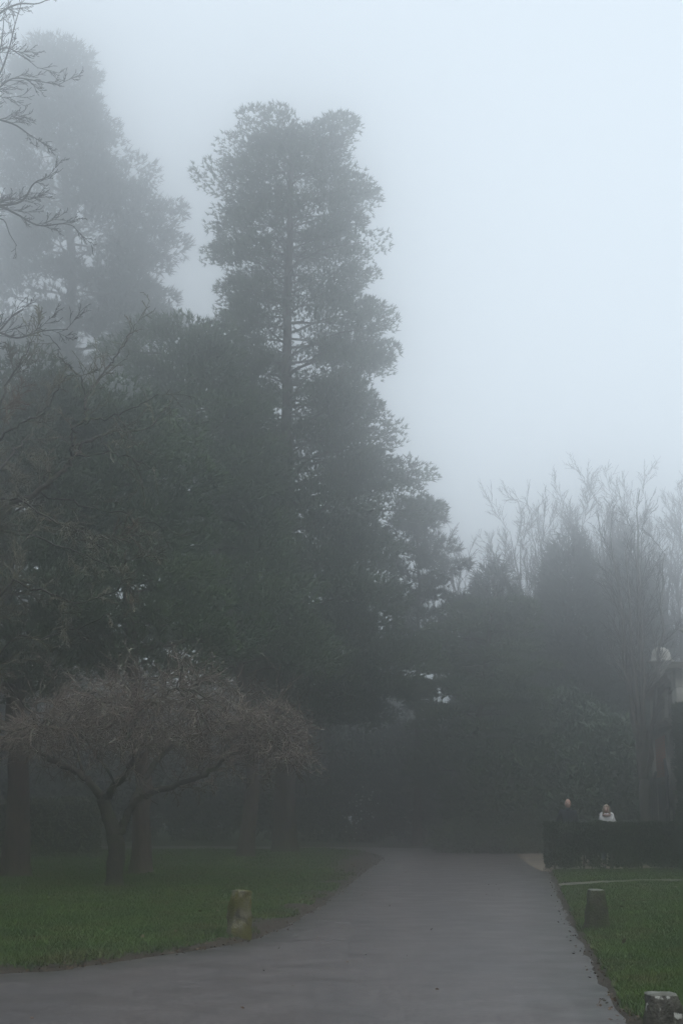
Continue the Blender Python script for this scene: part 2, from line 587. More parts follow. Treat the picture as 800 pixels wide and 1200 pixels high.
def grid_lookup(P, A):
    """bilinear lookup of a value known at the ground's grid points"""
    A = A.reshape(len(ys), len(xs))
    i = np.clip(np.searchsorted(xs, P[:, 0]) - 1, 0, len(xs) - 2)
    j = np.clip(np.searchsorted(ys, P[:, 1]) - 1, 0, len(ys) - 2)
    fx = (P[:, 0] - xs[i]) / (xs[i + 1] - xs[i])
    fy = (P[:, 1] - ys[j]) / (ys[j + 1] - ys[j])
    return (A[j, i] * (1 - fx) + A[j, i + 1] * fx) * (1 - fy) + (A[j + 1, i] * (1 - fx) + A[j + 1, i + 1] * fx) * fy


def hard_dist(P):
    return grid_lookup(P, gd)


gz = ground_height(GP, gd)
b = MB()
nx, ny = len(xs), len(ys)
ii, jj = np.meshgrid(np.arange(ny - 1), np.arange(nx - 1), indexing='ij')
b.add(np.column_stack([GP, gz]), None, np.stack([ii * nx + jj, ii * nx + jj + 1, (ii + 1) * nx + jj + 1, (ii + 1) * nx + jj], -1).reshape(-1, 4))
ground = b.build('ground', ground_material(), smooth=True)
tag(ground, 'rough park turf with bare soil along the drive', 'ground', kind='structure')
wa = ground.data.attributes.new('wear', 'FLOAT', 'POINT')
wa.data.foreach_set('value', wear_at(GP, gd).astype(np.float32))


def sheet(name, poly, z, material, step=None, edge=False):
    bm = bmesh.new()
    vs_ = [bm.verts.new((p[0], p[1], z)) for p in poly]
    f = bm.faces.new(vs_)
    if f.normal.z < 0 or sum((poly[i][0] * poly[(i + 1) % len(poly)][1] - poly[(i + 1) % len(poly)][0] * poly[i][1]) for i in range(len(poly))) < 0:
        f.normal_flip()
    if step:
        x0, y0 = poly.min(0)
        x1, y1 = poly.max(0)
        for axis, lo, hi in ((0, max(x0, -12), min(x1, 12)), (1, max(y0, 8), min(y1, 60))):
            st_ = step if axis == 0 else step * 2.5
            k = lo
            while k < hi:
                g = bm.verts[:] + bm.edges[:] + bm.faces[:]
                bmesh.ops.bisect_plane(bm, geom=g, plane_co=(k, k, 0), plane_no=(1, 0, 0) if axis == 0 else (0, 1, 0))
                k += st_
    bmesh.ops.triangulate(bm, faces=bm.faces[:])
    me = bpy.data.meshes.new(name)
    bm.to_mesh(me)
    bm.free()
    me.materials.append(material)
    o = bpy.data.objects.new(name, me)
    col.objects.link(o)
    if edge:
        co = np.zeros(len(me.vertices) * 3, np.float32)
        me.vertices.foreach_get('co', co)
        P = co.reshape(-1, 3)[:, :2].astype(float)
        a = me.attributes.new('edge', 'FLOAT', 'POINT')
        a.data.foreach_set('value', np.abs(seg_dist(P, road_poly)).astype(np.float32))
    return o


road = sheet('road', road_poly, 0.0, road_material(), 0.3, True)
tag(road, 'damp grey tarmac drive curving away to the left', 'road', kind='structure')
yard = sheet('gravel_yard', yard_poly, 0.006, M['gravel'])
tag(yard, 'brown gravel yard before the gateway', 'gravel', kind='structure')
fpo = sheet('footpath', fp_poly, 0.06, M['footpath'])
tag(fpo, 'narrow pale footpath across the right lawn', 'path', kind='structure')


# grass blades on both lawns
def grass():
    Ps = []
    for (x0, x1, y0, y1, n) in ((-6.5, 1.0, 11.5, 24, 150000), (-10, 2.2, 24, 36, 80000), (-14, 2.5, 36, 53, 50000), (1.8, 7.5, 8.5, 17, 150000), (2.6, 9.0, 17, 27.5, 90000), (3.5, 10, 27.5, 35.5, 50000)):
        P = np.column_stack([rng.uniform(x0, x1, n), rng.uniform(y0, y1, n)])
        P = P[np.abs(P[:, 0]) < 0.25 * P[:, 1] + 1.6]
        Ps.append(P)
    P = np.concatenate(Ps)
    d = hard_dist(P)
    w = wear_at(P, d) + 0.5 * (vnoise(P, 4.0, 9) - 0.5)
    keep = (d > 0.0) & (w < rng.uniform(0.25, 0.75, len(P)))
    P, d, w = P[keep], d[keep], w[keep]
    z = ground_height(P, d) - 0.006
    B = np.column_stack([P, z])
    k = 1 + P[:, 1] / 22.0
    h = (0.028 + 0.05 * vnoise(P, 1.3, 12) * rng.uniform(0.5, 1.3, len(P)))
    wd = 0.005 * k
    ang = rng.uniform(0, 2 * math.pi, len(P))
    s = np.column_stack([np.cos(ang), np.sin(ang), np.zeros(len(P))]) * wd[:, None]
    tip = B + np.column_stack([rng.normal(0, 0.5, len(P)) * h, rng.normal(0, 0.5, len(P)) * h, h])
    b = MB()
    b.add(np.stack([B - s, B + s, tip], 1).reshape(-1, 3), np.arange(len(P) * 3).reshape(-1, 3))
    o = b.build('grass', M['grass'])
    tag(o, 'short damp green grass on both lawns', 'grass', kind='stuff')


grass()


# ------------------------------------------------------------------ trees
def polyline(p0, p1, k, wob, r):
    t = np.linspace(0, 1, k)[:, None]
    L = np.linalg.norm(np.asarray(p1) - np.asarray(p0))
    j = np.array([[r.uniform(-1, 1) for _ in range(3)] for _ in range(k)]) * wob * L
    j = np.cumsum(j, 0)
    j = j - j[0] * (1 - t) - j[-1] * t
    return np.asarray(p0) * (1 - t) + np.asarray(p1) * t + j


def pine(name, label, base, Y, outline, trunk_path, r0, leafmat, n_branch=70, clump=0.62, tufts=44, nn=6, nsize=0.26, nwidth=0.038, rise=0.12, seed=1, barkmat='bark_pine', group=None, thin=None, flat=0.55, depth=1.0, spread=0.55, droop=0.0, inner=0.35, sec_gap=0.55, low=1.0):
    """outline: rows (py, px_left, px_right) of the crown seen at distance Y; trunk_path: (px, py) from foot to tip"""
    r = random.Random(seed)
    rows = []
    for py, a, c in outline:
        A, C = at(a, py, Y), at(c, py, Y)
        rows.append((A[2], A[0], C[0]))
    rows.sort()
    Z = np.array([q[0] for q in rows])
    XL = np.array([q[1] for q in rows])
    XR = np.array([q[2] for q in rows])
    tp = np.array([at(x, y, Y) if i else np.array([*base[:2], -0.05]) for i, (x, y) in enumerate(trunk_path)])
    o = thing(name, (base[0], base[1], 0), label, 'tree', group)
    loc = np.array([base[0], base[1], 0.0])
    H = tp[-1, 2]
    zz = np.concatenate([[-0.05, 0.12, 0.35, 0.8], np.linspace(1.5, H, 22)])
    tr = np.column_stack([np.interp(zz, tp[:, 2], tp[:, 0]), np.interp(zz, tp[:, 2], tp[:, 1]), zz])
    tr[4:, 0] += [r.uniform(-0.06, 0.06) for _ in range(len(tr) - 4)]
    rad = r0 * (1 - zz / H * 0.82) * (1 + 0.5 * np.exp(-np.maximum(zz, 0) / 0.35))
    tb = MB()
    tb.tube(tr, rad, 14, lump=0.13, seed=seed)
    bb, C, Rr, Out = tb, [], [], []
    z0 = Z[0]
    for i in range(n_branch):
        f = (i + r.random()) / n_branch
        z = z0 + (Z[-1] - 0.75 * clump - z0) * f ** low
        az = i * 2.39996 + r.uniform(-0.5, 0.5)
        cx = np.interp(min(z, H), tr[:, 2], tr[:, 0])
        cyy = np.interp(min(z, H), tr[:, 2], tr[:, 1])
        rl, rr = cx - np.interp(z, Z, XL), np.interp(z, Z, XR) - cx
        c_, s_ = math.cos(az), math.sin(az)
        Rm = max(0.25, rr if c_ > 0 else rl)
        Rd = max(0.25, (rl + rr) / 2) * depth
        R = 1 / math.sqrt((c_ / Rm) ** 2 + (s_ / Rd) ** 2)
        L = R * r.uniform(0.66, 1.10) - clump * 0.35
        if L < 0.15:
            L = 0.15
        zs = min(max(z - rise * L, 1.0), H - 0.1)
        p0 = np.array([np.interp(zs, tr[:, 2], tr[:, 0]), np.interp(zs, tr[:, 2], tr[:, 1]), zs])
        tip = np.array([cx + c_ * L, cyy + s_ * L, z])
        k = 7
        pl = polyline(p0, tip, k, 0.025, r)
        pl[:, 2] += np.sin(np.linspace(0, math.pi, k)) * L * (0.05 - droop)
        br = min(0.09, 0.016 + 0.012 * L)
        bb.tube(pl, np.linspace(br, 0.012, k), 4)
        ns = max(2, int(L / sec_gap))
        for j in range(ns):
            s = inner + (1 - inner) * (j + r.random()) / ns
            q = pl[0] * 0
            fi = s * (k - 1)
            i0 = min(int(fi), k - 2)
            q = pl[i0] + (pl[i0 + 1] - pl[i0]) * (fi - i0)
            side = (-1) ** j * r.uniform(0.5, 1.2)
            a2 = az + side
            l2 = min(1.8, 0.32 * L * (1.25 - s) + 0.35) * r.uniform(0.7, 1.2)
            e = q + np.array([math.cos(a2) * l2, math.sin(a2) * l2, l2 * r.uniform(-0.05, 0.45)])
            bb.tube(polyline(q, e, 4, 0.04, r), np.linspace(0.022, 0.008, 4), 3)
            C.append(e)
            Out.append(unit(e - p0))
            Rr.append(clump * r.uniform(0.65, 1.25))
        C.append(tip)
        Out.append(unit(tip - p0))
        Rr.append(clump * r.uniform(0.7, 1.2))
    C, Rr, Out = np.array(C), np.array(Rr), np.array(Out)
    if thin is not None:
        keep = np.array([thin(c, r) for c in C])
        C, Rr, Out = C[keep], Rr[keep], Out[keep]
    limbs = bb.build('trunk', M[barkmat], o, True, loc)
    limbs.location = (0, 0, 0)
    m = tufts
    off = unit(rng.normal(size=(len(C) * m, 3)) + np.array([0, 0, 0.25])) * (rng.uniform(0.2, 1, len(C) * m) ** 0.4)[:, None]
    off[:, 2] *= flat
    off *= np.repeat(Rr, m)[:, None]
    P = np.repeat(C, m, 0) + off
    D = unit(off / np.repeat(Rr, m)[:, None] * 0.9 + np.repeat(Out, m, 0) * 0.55 + np.array([0, 0, 0.55 - droop * 4]))
    fb = MB()
    fb.needles(P, D, nn, nsize, nwidth, spread)
    cr = fb.build('crown', M[leafmat], o, False, loc)
    cr.location = (0, 0, 0)
    return o


def gp(x, y):
    return on_ground(x, y)


def thin_big(c, r):
    # the trunk of the tall pine shows bare between its upper tiers
    z = c[2]
    front = c[1] < YB + 0.3 and abs(c[0] + 1.85) < 1.05
    if 15.5 < z < 22.0 and front:
        return r.random() < 0.12
    return r.random() < (0.82 if z > 16 else 0.99)


base = gp(334, 1000)
YB = base[1]
pine('tall_pine', 'tallest pine with bare upper trunk at the bend of the drive', base, YB,
     [(128, 325, 368), (140, 290, 388), (158, 264, 402), (185, 260, 414), (215, 256, 424), (255, 260, 433), (300, 256, 448), (335, 264, 458), (370, 264, 465), (410, 276, 468), (440, 268, 470), (470, 262, 474), (500, 258, 474), (530, 250, 488), (560, 245, 484), (600, 240, 492), (650, 240, 492), (700, 240, 496), (750, 250, 500), (800, 280, 498), (845, 340, 470)],
     [(334, 1000), (334, 700), (336, 400), (340, 200), (345, 140)], 0.37, 'needle_dark', n_branch=235, clump=0.88, tufts=96, nn=4, nsize=0.20, nwidth=0.054, seed=3, thin=thin_big, sec_gap=0.8, flat=0.52, low=1.35, spread=0.5)

base = gp(287, 1006)
pine('broad_pine', 'broad pine on a slim leaning trunk left of the tallest pine', base, base[1],
     [(372, 195, 225), (385, 150, 252), (410, 135, 262), (440, 125, 262), (480, 110, 300), (520, 100, 318), (570, 95, 325), (620, 90, 330), (670, 90, 345), (720, 120, 390), (755, 170, 400), (790, 230, 390)],
     [(287, 1006), (296, 920), (285, 800), (245, 600), (215, 390)], 0.23, 'needle_green', n_branch=64, clump=0.92, tufts=125, nn=4, nsize=0.21, nwidth=0.055, seed=5, sec_gap=1.05, flat=0.46, spread=0.5, inner=0.45)

base = gp(165, 1026)
pine('mid_pine', 'pine whose trunk stands just behind the bare cherry tree', base, base[1],
     [(455, 85, 150), (480, 60, 190), (520, 40, 215), (570, 30, 235), (620, 20, 235), (670, 20, 240), (720, 40, 290), (760, 70, 330), (790, 120, 300)],
     [(165, 1026), (168, 900), (150, 700), (120, 470)], 0.22, 'needle_green', n_branch=58, clump=0.74, tufts=92, nn=4, nsize=0.2, nwidth=0.048, seed=8, sec_gap=0.8, flat=0.52, spread=0.5, inner=0.45)

base = gp(18, 1031)
pine('edge_pine', 'thick trunked pine standing before the clipped leafy hedge', base, base[1],
     [(425, -30, 50), (455, -90, 90), (500, -150, 110), (560, -180, 120), (640, -190, 140), (720, -190, 130), (780, -150, 110), (810, -100, 60)],
     [(18, 1031), (24, 900), (10, 700), (5, 440)], 0.28, 'needle_dark', n_branch=80, clump=0.72, tufts=76, nn=4, nsize=0.21, nwidth=0.048, seed=9, sec_gap=0.85, flat=0.52, spread=0.5)

b0 = at(72, 960, 71)
pine('distant_tall_conifer', 'very tall conifer fading into fog behind the left pines', np.array([b0[0], 71, 0]), 71,
     [(48, 52, 78), (70, 35, 95), (95, 10, 108), (130, -20, 118), (175, -30, 140), (200, -30, 160), (240, -45, 190), (290, -50, 212), (340, -60, 214), (380, -60, 216), (420, -70, 222), (470, -70, 225), (560, -80, 220)],
     [(72, 960), (80, 600), (84, 300), (66, 60)], 0.55, 'needle_blue', n_branch=118, clump=1.12, tufts=70, nn=4, nsize=0.40, nwidth=0.10, seed=13, sec_gap=1.25, thin=lambda c, r: r.random() < 0.84, flat=0.62)

b0 = at(488, 985, 56)
pine('slender_pine', 'slender open crowned pine behind the tallest pine', np.array([b0[0], 56, 0]), 56,
     [(578, 482, 496), (600, 470, 515), (640, 455, 530), (680, 450, 548), (700, 455, 552), (740, 460, 530), (790, 462, 520)],
     [(488, 985), (490, 800), (490, 585)], 0.17, 'needle_blue', n_branch=36, clump=0.55, tufts=30, nn=6, nsize=0.34, nwidth=0.05, seed=17, rise=0.3, sec_gap=0.8, thin=lambda c, r: r.random() < 0.8)

b0 = at(552, 985, 51)
pine('layered_cedar', 'pale green layered cedar behind the bend of the drive', np.array([b0[0], 51, 0]), 51,
     [(690, 560, 605), (715, 525, 618), (750, 500, 625), (790, 490, 632), (830, 488, 640), (880, 485, 640), (925, 490, 630)],
     [(552, 985), (560, 850), (580, 695)], 0.2, 'cedar', n_branch=54, clump=0.72, tufts=60, nn=5, nsize=0.26, nwidth=0.055, seed=19, flat=0.2, rise=0.0, sec_gap=0.65, thin=lambda c, r: r.random() < 0.9)


def cone_tree(name, label, px, py_top, Y, r_base, mat_, seed, n=9000):
    top = at(px, py_top, Y)
    r = random.Random(seed)
    o = thing(name, (top[0], Y, 0), label, 'tree', None)
    tb = MB()
    H = top[2]
    tb.tube([(0, 0, -0.05), (0, 0, H * 0.5), (0.05, 0, H - 0.1)], [0.2, 0.12, 0.02], 8)
    tb.build('trunk', M['bark_pine'], o, True)
    u = 1 - np.sqrt(rng.uniform(0, 1, n))
    z = u * H * 0.97 + 0.3
    az = rng.uniform(0, 2 * math.pi, n)
    lob = 1 + 0.9 * (vnoise(np.column_stack([np.cos(az) * 1.5, np.sin(az) * 1.5, z * 0.55]), 1.3, seed) - 0.5) + 0.35 * (vnoise(np.column_stack([np.cos(az) * 2, np.sin(az) * 2, z]), 1.9, seed + 1) - 0.5)
    prof = np.clip(1 - z / H, 0, 1) ** 0.65
    R = r_base * prof * lob * rng.uniform(0.65, 1.02, n) + 0.05
    P = np.column_stack([np.cos(az) * R, np.sin(az) * R, np.minimum(z, H)])
    D = unit(np.column_stack([np.cos(az), np.sin(az), np.full(n, 0.5)]))
    fb = MB()
    fb.needles(P, D, 5, 0.5, 0.09, 0.55)
    fb.build('crown', M[mat_], o)
    return o


cone_tree('conical_evergreen', 'shorter dark conical evergreen beside the layered cedar', 577, 652, 60, 2.7, 'cone_foliage', 31)
cone_tree('conical_evergreen', 'taller dark conical evergreen with a sharp tip amid bare trees', 664, 618, 61, 3.3, 'cone_foliage', 32, 12000)
cone_tree('conical_evergreen', 'dark conical evergreen behind the slim many-stemmed bare tree', 732, 632, 63, 2.5, 'cone_foliage', 33, 9000)


# bare trees -------------------------------------------------------
class Grow:
    def __init__(self, seed, sides=4):
        self.r = random.Random(seed)
        self.limb, self.twig = MB(), MB()
        self.thin = {}

    def flush(self):
        """all thin twigs with as many points each become three-sided tubes in one go"""
        for k, L in self.thin.items():
            P = np.array([q[0] for q in L])
            r0, r1 = np.array([q[1] for q in L]), np.array([q[2] for q in L])
            t = unit(np.gradient(P, axis=1))
            u = unit(np.cross(t, np.array([0.31, 0.22, 0.92])))
            w = np.cross(t, u)
            f = np.linspace(0, 1, k)
            R = r0[:, None] * (1 - f) + r1[:, None] * f
            a = np.arange(3) * 2 * math.pi / 3
            V = P[:, :, None, :] + R[:, :, None, None] * (np.cos(a)[None, None, :, None] * u[:, :, None, :] + np.sin(a)[None, None, :, None] * w[:, :, None, :])
            m = len(L)
            i, j = np.meshgrid(np.arange(k - 1), np.arange(3), indexing='ij')
            j2 = (j + 1) % 3
            q = np.stack([i * 3 + j, i * 3 + j2, (i + 1) * 3 + j2, (i + 1) * 3 + j], -1).reshape(-1, 4)
            Q = (q[None] + (np.arange(m) * k * 3)[:, None, None]).reshape(-1, 4)
            self.twig.add(V.reshape(-1, 3), None, Q)

    def put(self, pts, r0, r1):
        k = len(pts)
        if r0 <= 0.018:
            self.thin.setdefault(k, []).append((pts, r0, r1))
            return
        rad = np.linspace(r0, r1, k)
        n = 9 if r0 > 0.06 else 6 if r0 > 0.025 else 3
        (self.limb if r0 > 0.018 else self.twig).tube(pts, rad, n, lump=0.1 if n > 6 else 0, seed=3)

    def walk(self, p, d, L, k, wob, up):
        g = self.r.gauss
        x, y, z = float(p[0]), float(p[1]), float(p[2])
        a, b_, c = float(d[0]), float(d[1]), float(d[2])
        pts = [(x, y, z)]
        for _ in range(k):
            a, b_, c = a + g(0, wob), b_ + g(0, wob), c + g(0, wob) + up
            n = (a * a + b_ * b_ + c * c) ** 0.5
            a, b_, c = a / n, b_ / n, c / n
            x, y, z = x + a * L / k, y + b_ * L / k, z + c * L / k
            pts.append((x, y, z))
        return np.array(pts)

    def sprout(self, pts, r0, r1, depth, Lf, ang, n, wob, up, minr=0.004, s0=0.2, lens=(0.55, 0.95), planar=0.0):
        """children along a polyline, recursive"""
        if depth <= 0:
            return
        r = self.r
        seg = np.linalg.norm(np.diff(pts, axis=0), axis=1)
        cum = np.concatenate([[0], np.cumsum(seg)])
        for i in range(n):
            s = s0 + (1 - s0) * (i + r.random()) / n
            if i == n - 1:
                s = 0.99
            x = s * cum[-1]
            j = min(int(np.searchsorted(cum, x)) - 1, len(pts) - 2)
            j = max(j, 0)
            f = (x - cum[j]) / max(seg[j], 1e-6)
            q = pts[j] + (pts[j + 1] - pts[j]) * f
            tx, ty, tz = (float(c) / max(seg[j], 1e-6) for c in pts[j + 1] - pts[j])
            ax, ay, az = r.gauss(0, 1), r.gauss(0, 1), r.gauss(0, 1) * (1 - planar)
            dt = ax * tx + ay * ty + az * tz
            ax, ay, az = ax - tx * dt, ay - ty * dt, az - tz * dt
            nn_ = max(1e-6, (ax * ax + ay * ay + az * az) ** 0.5)
            a = ang * r.uniform(0.6, 1.3)
            ca, sa = math.cos(a), math.sin(a) / nn_
            d = (tx * ca + ax * sa, ty * ca + ay * sa, tz * ca + az * sa)
            L = Lf * r.uniform(*lens) * (1.15 - 0.5 * s)
            rr = max(minr, (r0 + (r1 - r0) * s) * 0.62)
            re = max(minr * 0.7, rr * 0.35)
            p2 = self.walk(q, d, L, 5 if L > 0.5 else 3 if L > 0.25 else 2, wob, up)
            self.put(p2, rr, re)
            self.sprout(p2, rr, re, depth - 1, L * 0.62, ang, max(2, int(n * 0.75)), wob, up, minr, 0.15, lens, planar)


def finish(g, name, label, loc, limbmat, twigmat, group=None):
    o = thing(name, loc, label, 'tree', group)
    g.flush()
    L = np.array(loc, float)
    x = g.limb.build('trunk', M[limbmat], o, True, L)
    x.location = (0, 0, 0)
    if g.twig.n:
        x = g.twig.build('twigs', M[twigmat], o, False, L)
        x.location = (0, 0, 0)
    return o


def cherry():
    base = gp(133, 1042)
    Y = base[1]
    g = Grow(21)
    def ln(pts):
        return smooth_line3([at(x, y, Y + dy) for x, y, dy in pts])
    trunk = ln([(133, 1044, 0), (134, 1030, 0), (136, 1000, 0), (134, 978, 0), (128, 958, 0), (121, 936, 0)])
    g.limb.tube(trunk, np.array(np.interp(np.linspace(0, 1, len(trunk)), [0, 0.08, 0.5, 1], [0.26, 0.18, 0.16, 0.12])), 12, lump=0.15, seed=2)
    limbs = [
        ([(121, 938, 0), (108, 920, 0.1), (92, 906, 0.2), (66, 893, 0.2), (35, 872, 0.0), (5, 850, -0.2), (-25, 835, -0.3)], 0.085, 0.03),
        ([(122, 938, 0), (136, 921, -0.2), (150, 903, -0.5), (158, 882, -0.8), (150, 855, -1.2), (130, 825, -1.6)], 0.085, 0.025),
        ([(135, 985, 0), (145, 965, 0.05), (156, 944, 0.1), (170, 931, 0.1), (195, 924, 0.0), (235, 909, -0.2), (262, 893, -0.4), (290, 868, -0.5), (318, 848, -0.6)], 0.095, 0.022),
        ([(156, 944, 0.1), (168, 915, 0.6), (190, 885, 1.0), (215, 866, 1.2), (250, 858, 1.2), (285, 850, 1.1), (318, 838, 1.0), (346, 831, 0.9)], 0.07, 0.018),
        ([(150, 903, -0.5), (172, 880, -0.2), (205, 850, 0.0), (228, 815, 0.1), (240, 790, 0.2)], 0.05, 0.016),
        ([(100, 913, 0.1), (92, 885, 0.6), (75, 850, 1.1), (70, 815, 1.4), (60, 785, 1.6)], 0.055, 0.016),
        ([(150, 860, -1.2), (175, 830, -1.5), (205, 805, -1.8), (215, 780, -2.0)], 0.04, 0.014),
        ([(240, 906, -0.2), (275, 897, 0.1), (305, 893, 0.3), (318, 905, 0.3)], 0.03, 0.01),
        ([(66, 893, 0.2), (45, 850, -0.5), (20, 815, -1.0), (0, 790, -1.2)], 0.04, 0.014),
        ([(136, 921, -0.2), (110, 880, -1.0), (90, 860, -1.5), (50, 850, -2.0)], 0.045, 0.014),
        ([(215, 866, 1.2), (250, 830, 1.6), (285, 805, 1.9), (300, 795, 2.0)], 0.035, 0.012),
        ([(158, 882, -0.8), (160, 840, 0.2), (165, 800, 0.6), (155, 770, 0.8)], 0.045, 0.014),
    ]
    nodes = []
    for q, (pts, a, c) in enumerate(limbs):
        P = ln(pts)
        k = len(P)
        if q > 3:
            a, c = a * 0.6, c * 0.7
        P[1:-1] += np.array([[g.r.gauss(0, 0.02) for _ in range(3)] for _ in range(k - 2)])
        g.limb.tube(P, np.linspace(a, c, k), 7, lump=0.2, seed=5)
        Ls = np.linalg.norm(np.diff(P, axis=0), axis=1).sum()
        nodes += [(p, a + (c - a) * i / k) for i, p in enumerate(P) if i > k * 0.25]
        g.sprout(P, a * 0.3, c * 0.7, 3, 0.9, 0.95, max(6, int(Ls * 2.4)), 0.18, -0.012, 0.009, 0.3, planar=0.4)
    # the flat, umbrella-like canopy: arching shoots from the limbs out to every side
    cen = at(178, 880, Y)
    N_ = np.array([q[0] for q in nodes])
    for _ in range(185):
        a = g.r.uniform(0, 2 * math.pi)
        rr_ = math.sqrt(g.r.random())
        ex = 3.35 * rr_ * math.cos(a)
        ey = 3.0 * rr_ * math.sin(a)
        dome = (1 - rr_ ** 2.2)
        ez = cen[2] - 0.42 + 0.35 * rr_ + (0.15 + 1.75 * dome) * g.r.random() ** 0.8
        e = np.array([cen[0] + ex, cen[1] + ey, ez])
        hd = np.linalg.norm(N_ - e, axis=1) + 0.6 * np.maximum(0, np.hypot(N_[:, 0] - cen[0], N_[:, 1] - cen[1]) - 3.35 * rr_)
        b_ = N_[int(np.argmin(hd))]
        mid = (b_ + e) / 2 + np.array([0, 0, 0.12 * np.linalg.norm(e - b_)])
        P = smooth_line3([b_, mid, e], 4)
        P[1:-1] += np.array([[g.r.gauss(0, 0.03) for _ in range(3)] for _ in range(len(P) - 2)])
        g.limb.tube(P, np.linspace(0.017, 0.009, len(P)), 4)
        g.sprout(P, 0.013, 0.010, 2, 0.8, 0.85, 7, 0.2, -0.015, 0.0085, 0.1, lens=(0.25, 1.25), planar=0.45)
    finish(g, 'bare_cherry_tree', 'low spreading bare cherry tree with tangled brown twigs', (base[0], base[1], 0), 'bark_cherry', 'twig_brown')


def smooth_line3(P, n=5):
    P = np.asarray(P, float)
    out = []
    for i in range(len(P) - 1):
        p0, p1, p2, p3 = P[max(i - 1, 0)], P[i], P[i + 1], P[min(i + 2, len(P) - 1)]
        for k in range(n):
            t = k / n
            out.append(0.5 * ((2 * p1) + (-p0 + p2) * t + (2 * p0 - 5 * p1 + 4 * p2 - p3) * t * t + (-p0 + 3 * p1 - 3 * p2 + p3) * t ** 3))
    out.append(P[-1])
    return np.array(out)


cherry()


def left_tree():
    """lichened bare tree whose trunk stands just outside the left of the frame"""
    Y = 20.0
    base = np.array([at(-75, 900, Y)[0], Y, 0.0])
    g = Grow(41)

    def ln(pts):
        return smooth_line3([at(x, y, Y + dy) for x, y, dy in pts])
    trunk = smooth_line3([base - (0, 0, 0.05), base + (0.03, 0, 0.3), base + (0.08, 0, 1.6), base + (0.02, 0.05, 3.2)])
    g.limb.tube(trunk, np.interp(np.linspace(0, 1, len(trunk)), [0, 0.1, 1], [0.3, 0.2, 0.14]), 12, lump=0.13, seed=4)
    tp = trunk[-1]

    def lim(pts, a, c, n=None, Lf=0.8, ang=0.75, up=0.02, start=None, depth=3):
        P = [at(x, y, Y + dy) for x, y, dy in pts]
        if start is not None:
            P = [start] + P
        P = smooth_line3(P)
        a, c = a * 0.72, c * 0.75
        P[1:-1] += np.array([[g.r.gauss(0, 0.018) for _ in range(3)] for _ in range(len(P) - 2)])
        g.limb.tube(P, np.linspace(a, c, len(P)), 7, lump=0.15, seed=6)
        Ls = np.linalg.norm(np.diff(P, axis=0), axis=1).sum()
        g.sprout(P, a * 0.45, c * 0.8, depth, Lf * 1.1, ang, n or max(5, int(Ls * 2.7)), 0.17, up, 0.0062, 0.1)
    lim([(-40, 640, 0), (0, 604, 0), (40, 577, 0), (70, 556, 0), (86, 536, 0)], 0.085, 0.045, Lf=0.6, start=tp)
    lim([(86, 537, 0), (84, 512, -0.1), (90, 501, -0.15), (102, 494, -0.2), (130, 489, -0.3), (155, 478, -0.4), (185, 462, -0.5)], 0.036, 0.008)
    lim([(102, 494, -0.2), (101, 478, -0.1), (101, 462, 0), (112, 450, 0.1), (126, 430, 0.2), (140, 412, 0.25), (150, 395, 0.3), (158, 380, 0.3)], 0.03, 0.006, up=0.05)
    lim([(100, 463, 0), (94, 442, -0.2), (76, 425, -0.4), (66, 404, -0.5), (45, 385, -0.6)], 0.022, 0.005, up=0.05)
    lim([(86, 537, 0), (102, 517, 0.1), (122, 510, 0.2), (145, 505, 0.3), (168, 506, 0.4), (190, 485, 0.5), (200, 470, 0.6)], 0.04, 0.007)
    lim([(90, 534, 0), (120, 532, -0.4), (155, 536, -0.8), (180, 548, -1.0)], 0.022, 0.005, up=-0.03)
    lim([(-30, 590, 0.5), (-5, 555, 0.8), (10, 537, 1.0), (25, 520, 1.2), (40, 503, 1.3), (60, 470, 1.5)], 0.05, 0.008, start=tp + (0, 0, 0.1), up=0.04)
    lim([(0, 515, -1), (30, 495, -1.2), (55, 480, -1.4), (70, 450, -1.6), (85, 440, -1.7)], 0.03, 0.006, start=at(-45, 590, Y), up=0.04)
    lim([(-20, 610, -0.4), (20, 585, -0.6), (50, 605, -0.8), (85, 618, -1.0), (110, 635, -1.2), (150, 660, -1.4)], 0.03, 0.006, start=tp, up=-0.04, Lf=0.9)
    lim([(-20, 640, 0.5), (30, 628, 0.7), (70, 640, 0.9), (110, 655, 1.1), (150, 680, 1.3)], 0.035, 0.006, start=tp - (0, 0, 0.2), up=-0.03, Lf=0.9)
    lim([(40, 577, 0), (85, 590, 0.3), (130, 600, 0.5), (175, 612, 0.7), (200, 622, 0.8)], 0.022, 0.005, up=-0.03, Lf=0.8)
    lim([(-30, 560, -0.3), (0, 470, -0.5), (20, 430, -0.6), (40, 400, -0.8)], 0.04, 0.007, start=tp, up=0.05)
    lim([(0, 700, -0.5), (40, 690, -0.7), (90, 705, -0.9), (140, 690, -1.1)], 0.03, 0.006, start=trunk[-4], up=0.0, Lf=0.9)
    lim([(0, 770, -0.8), (50, 748, -0.9), (95, 735, -1.1), (130, 720, -1.3)], 0.02, 0.005, start=trunk[-8], up=0.0, Lf=0.5, depth=2)
    finish(g, 'lichened_bare_tree', 'lichen grey bare tree reaching crooked limbs across the pines', tuple(base), 'bark_cherry', 'twig_lichen')


left_tree()


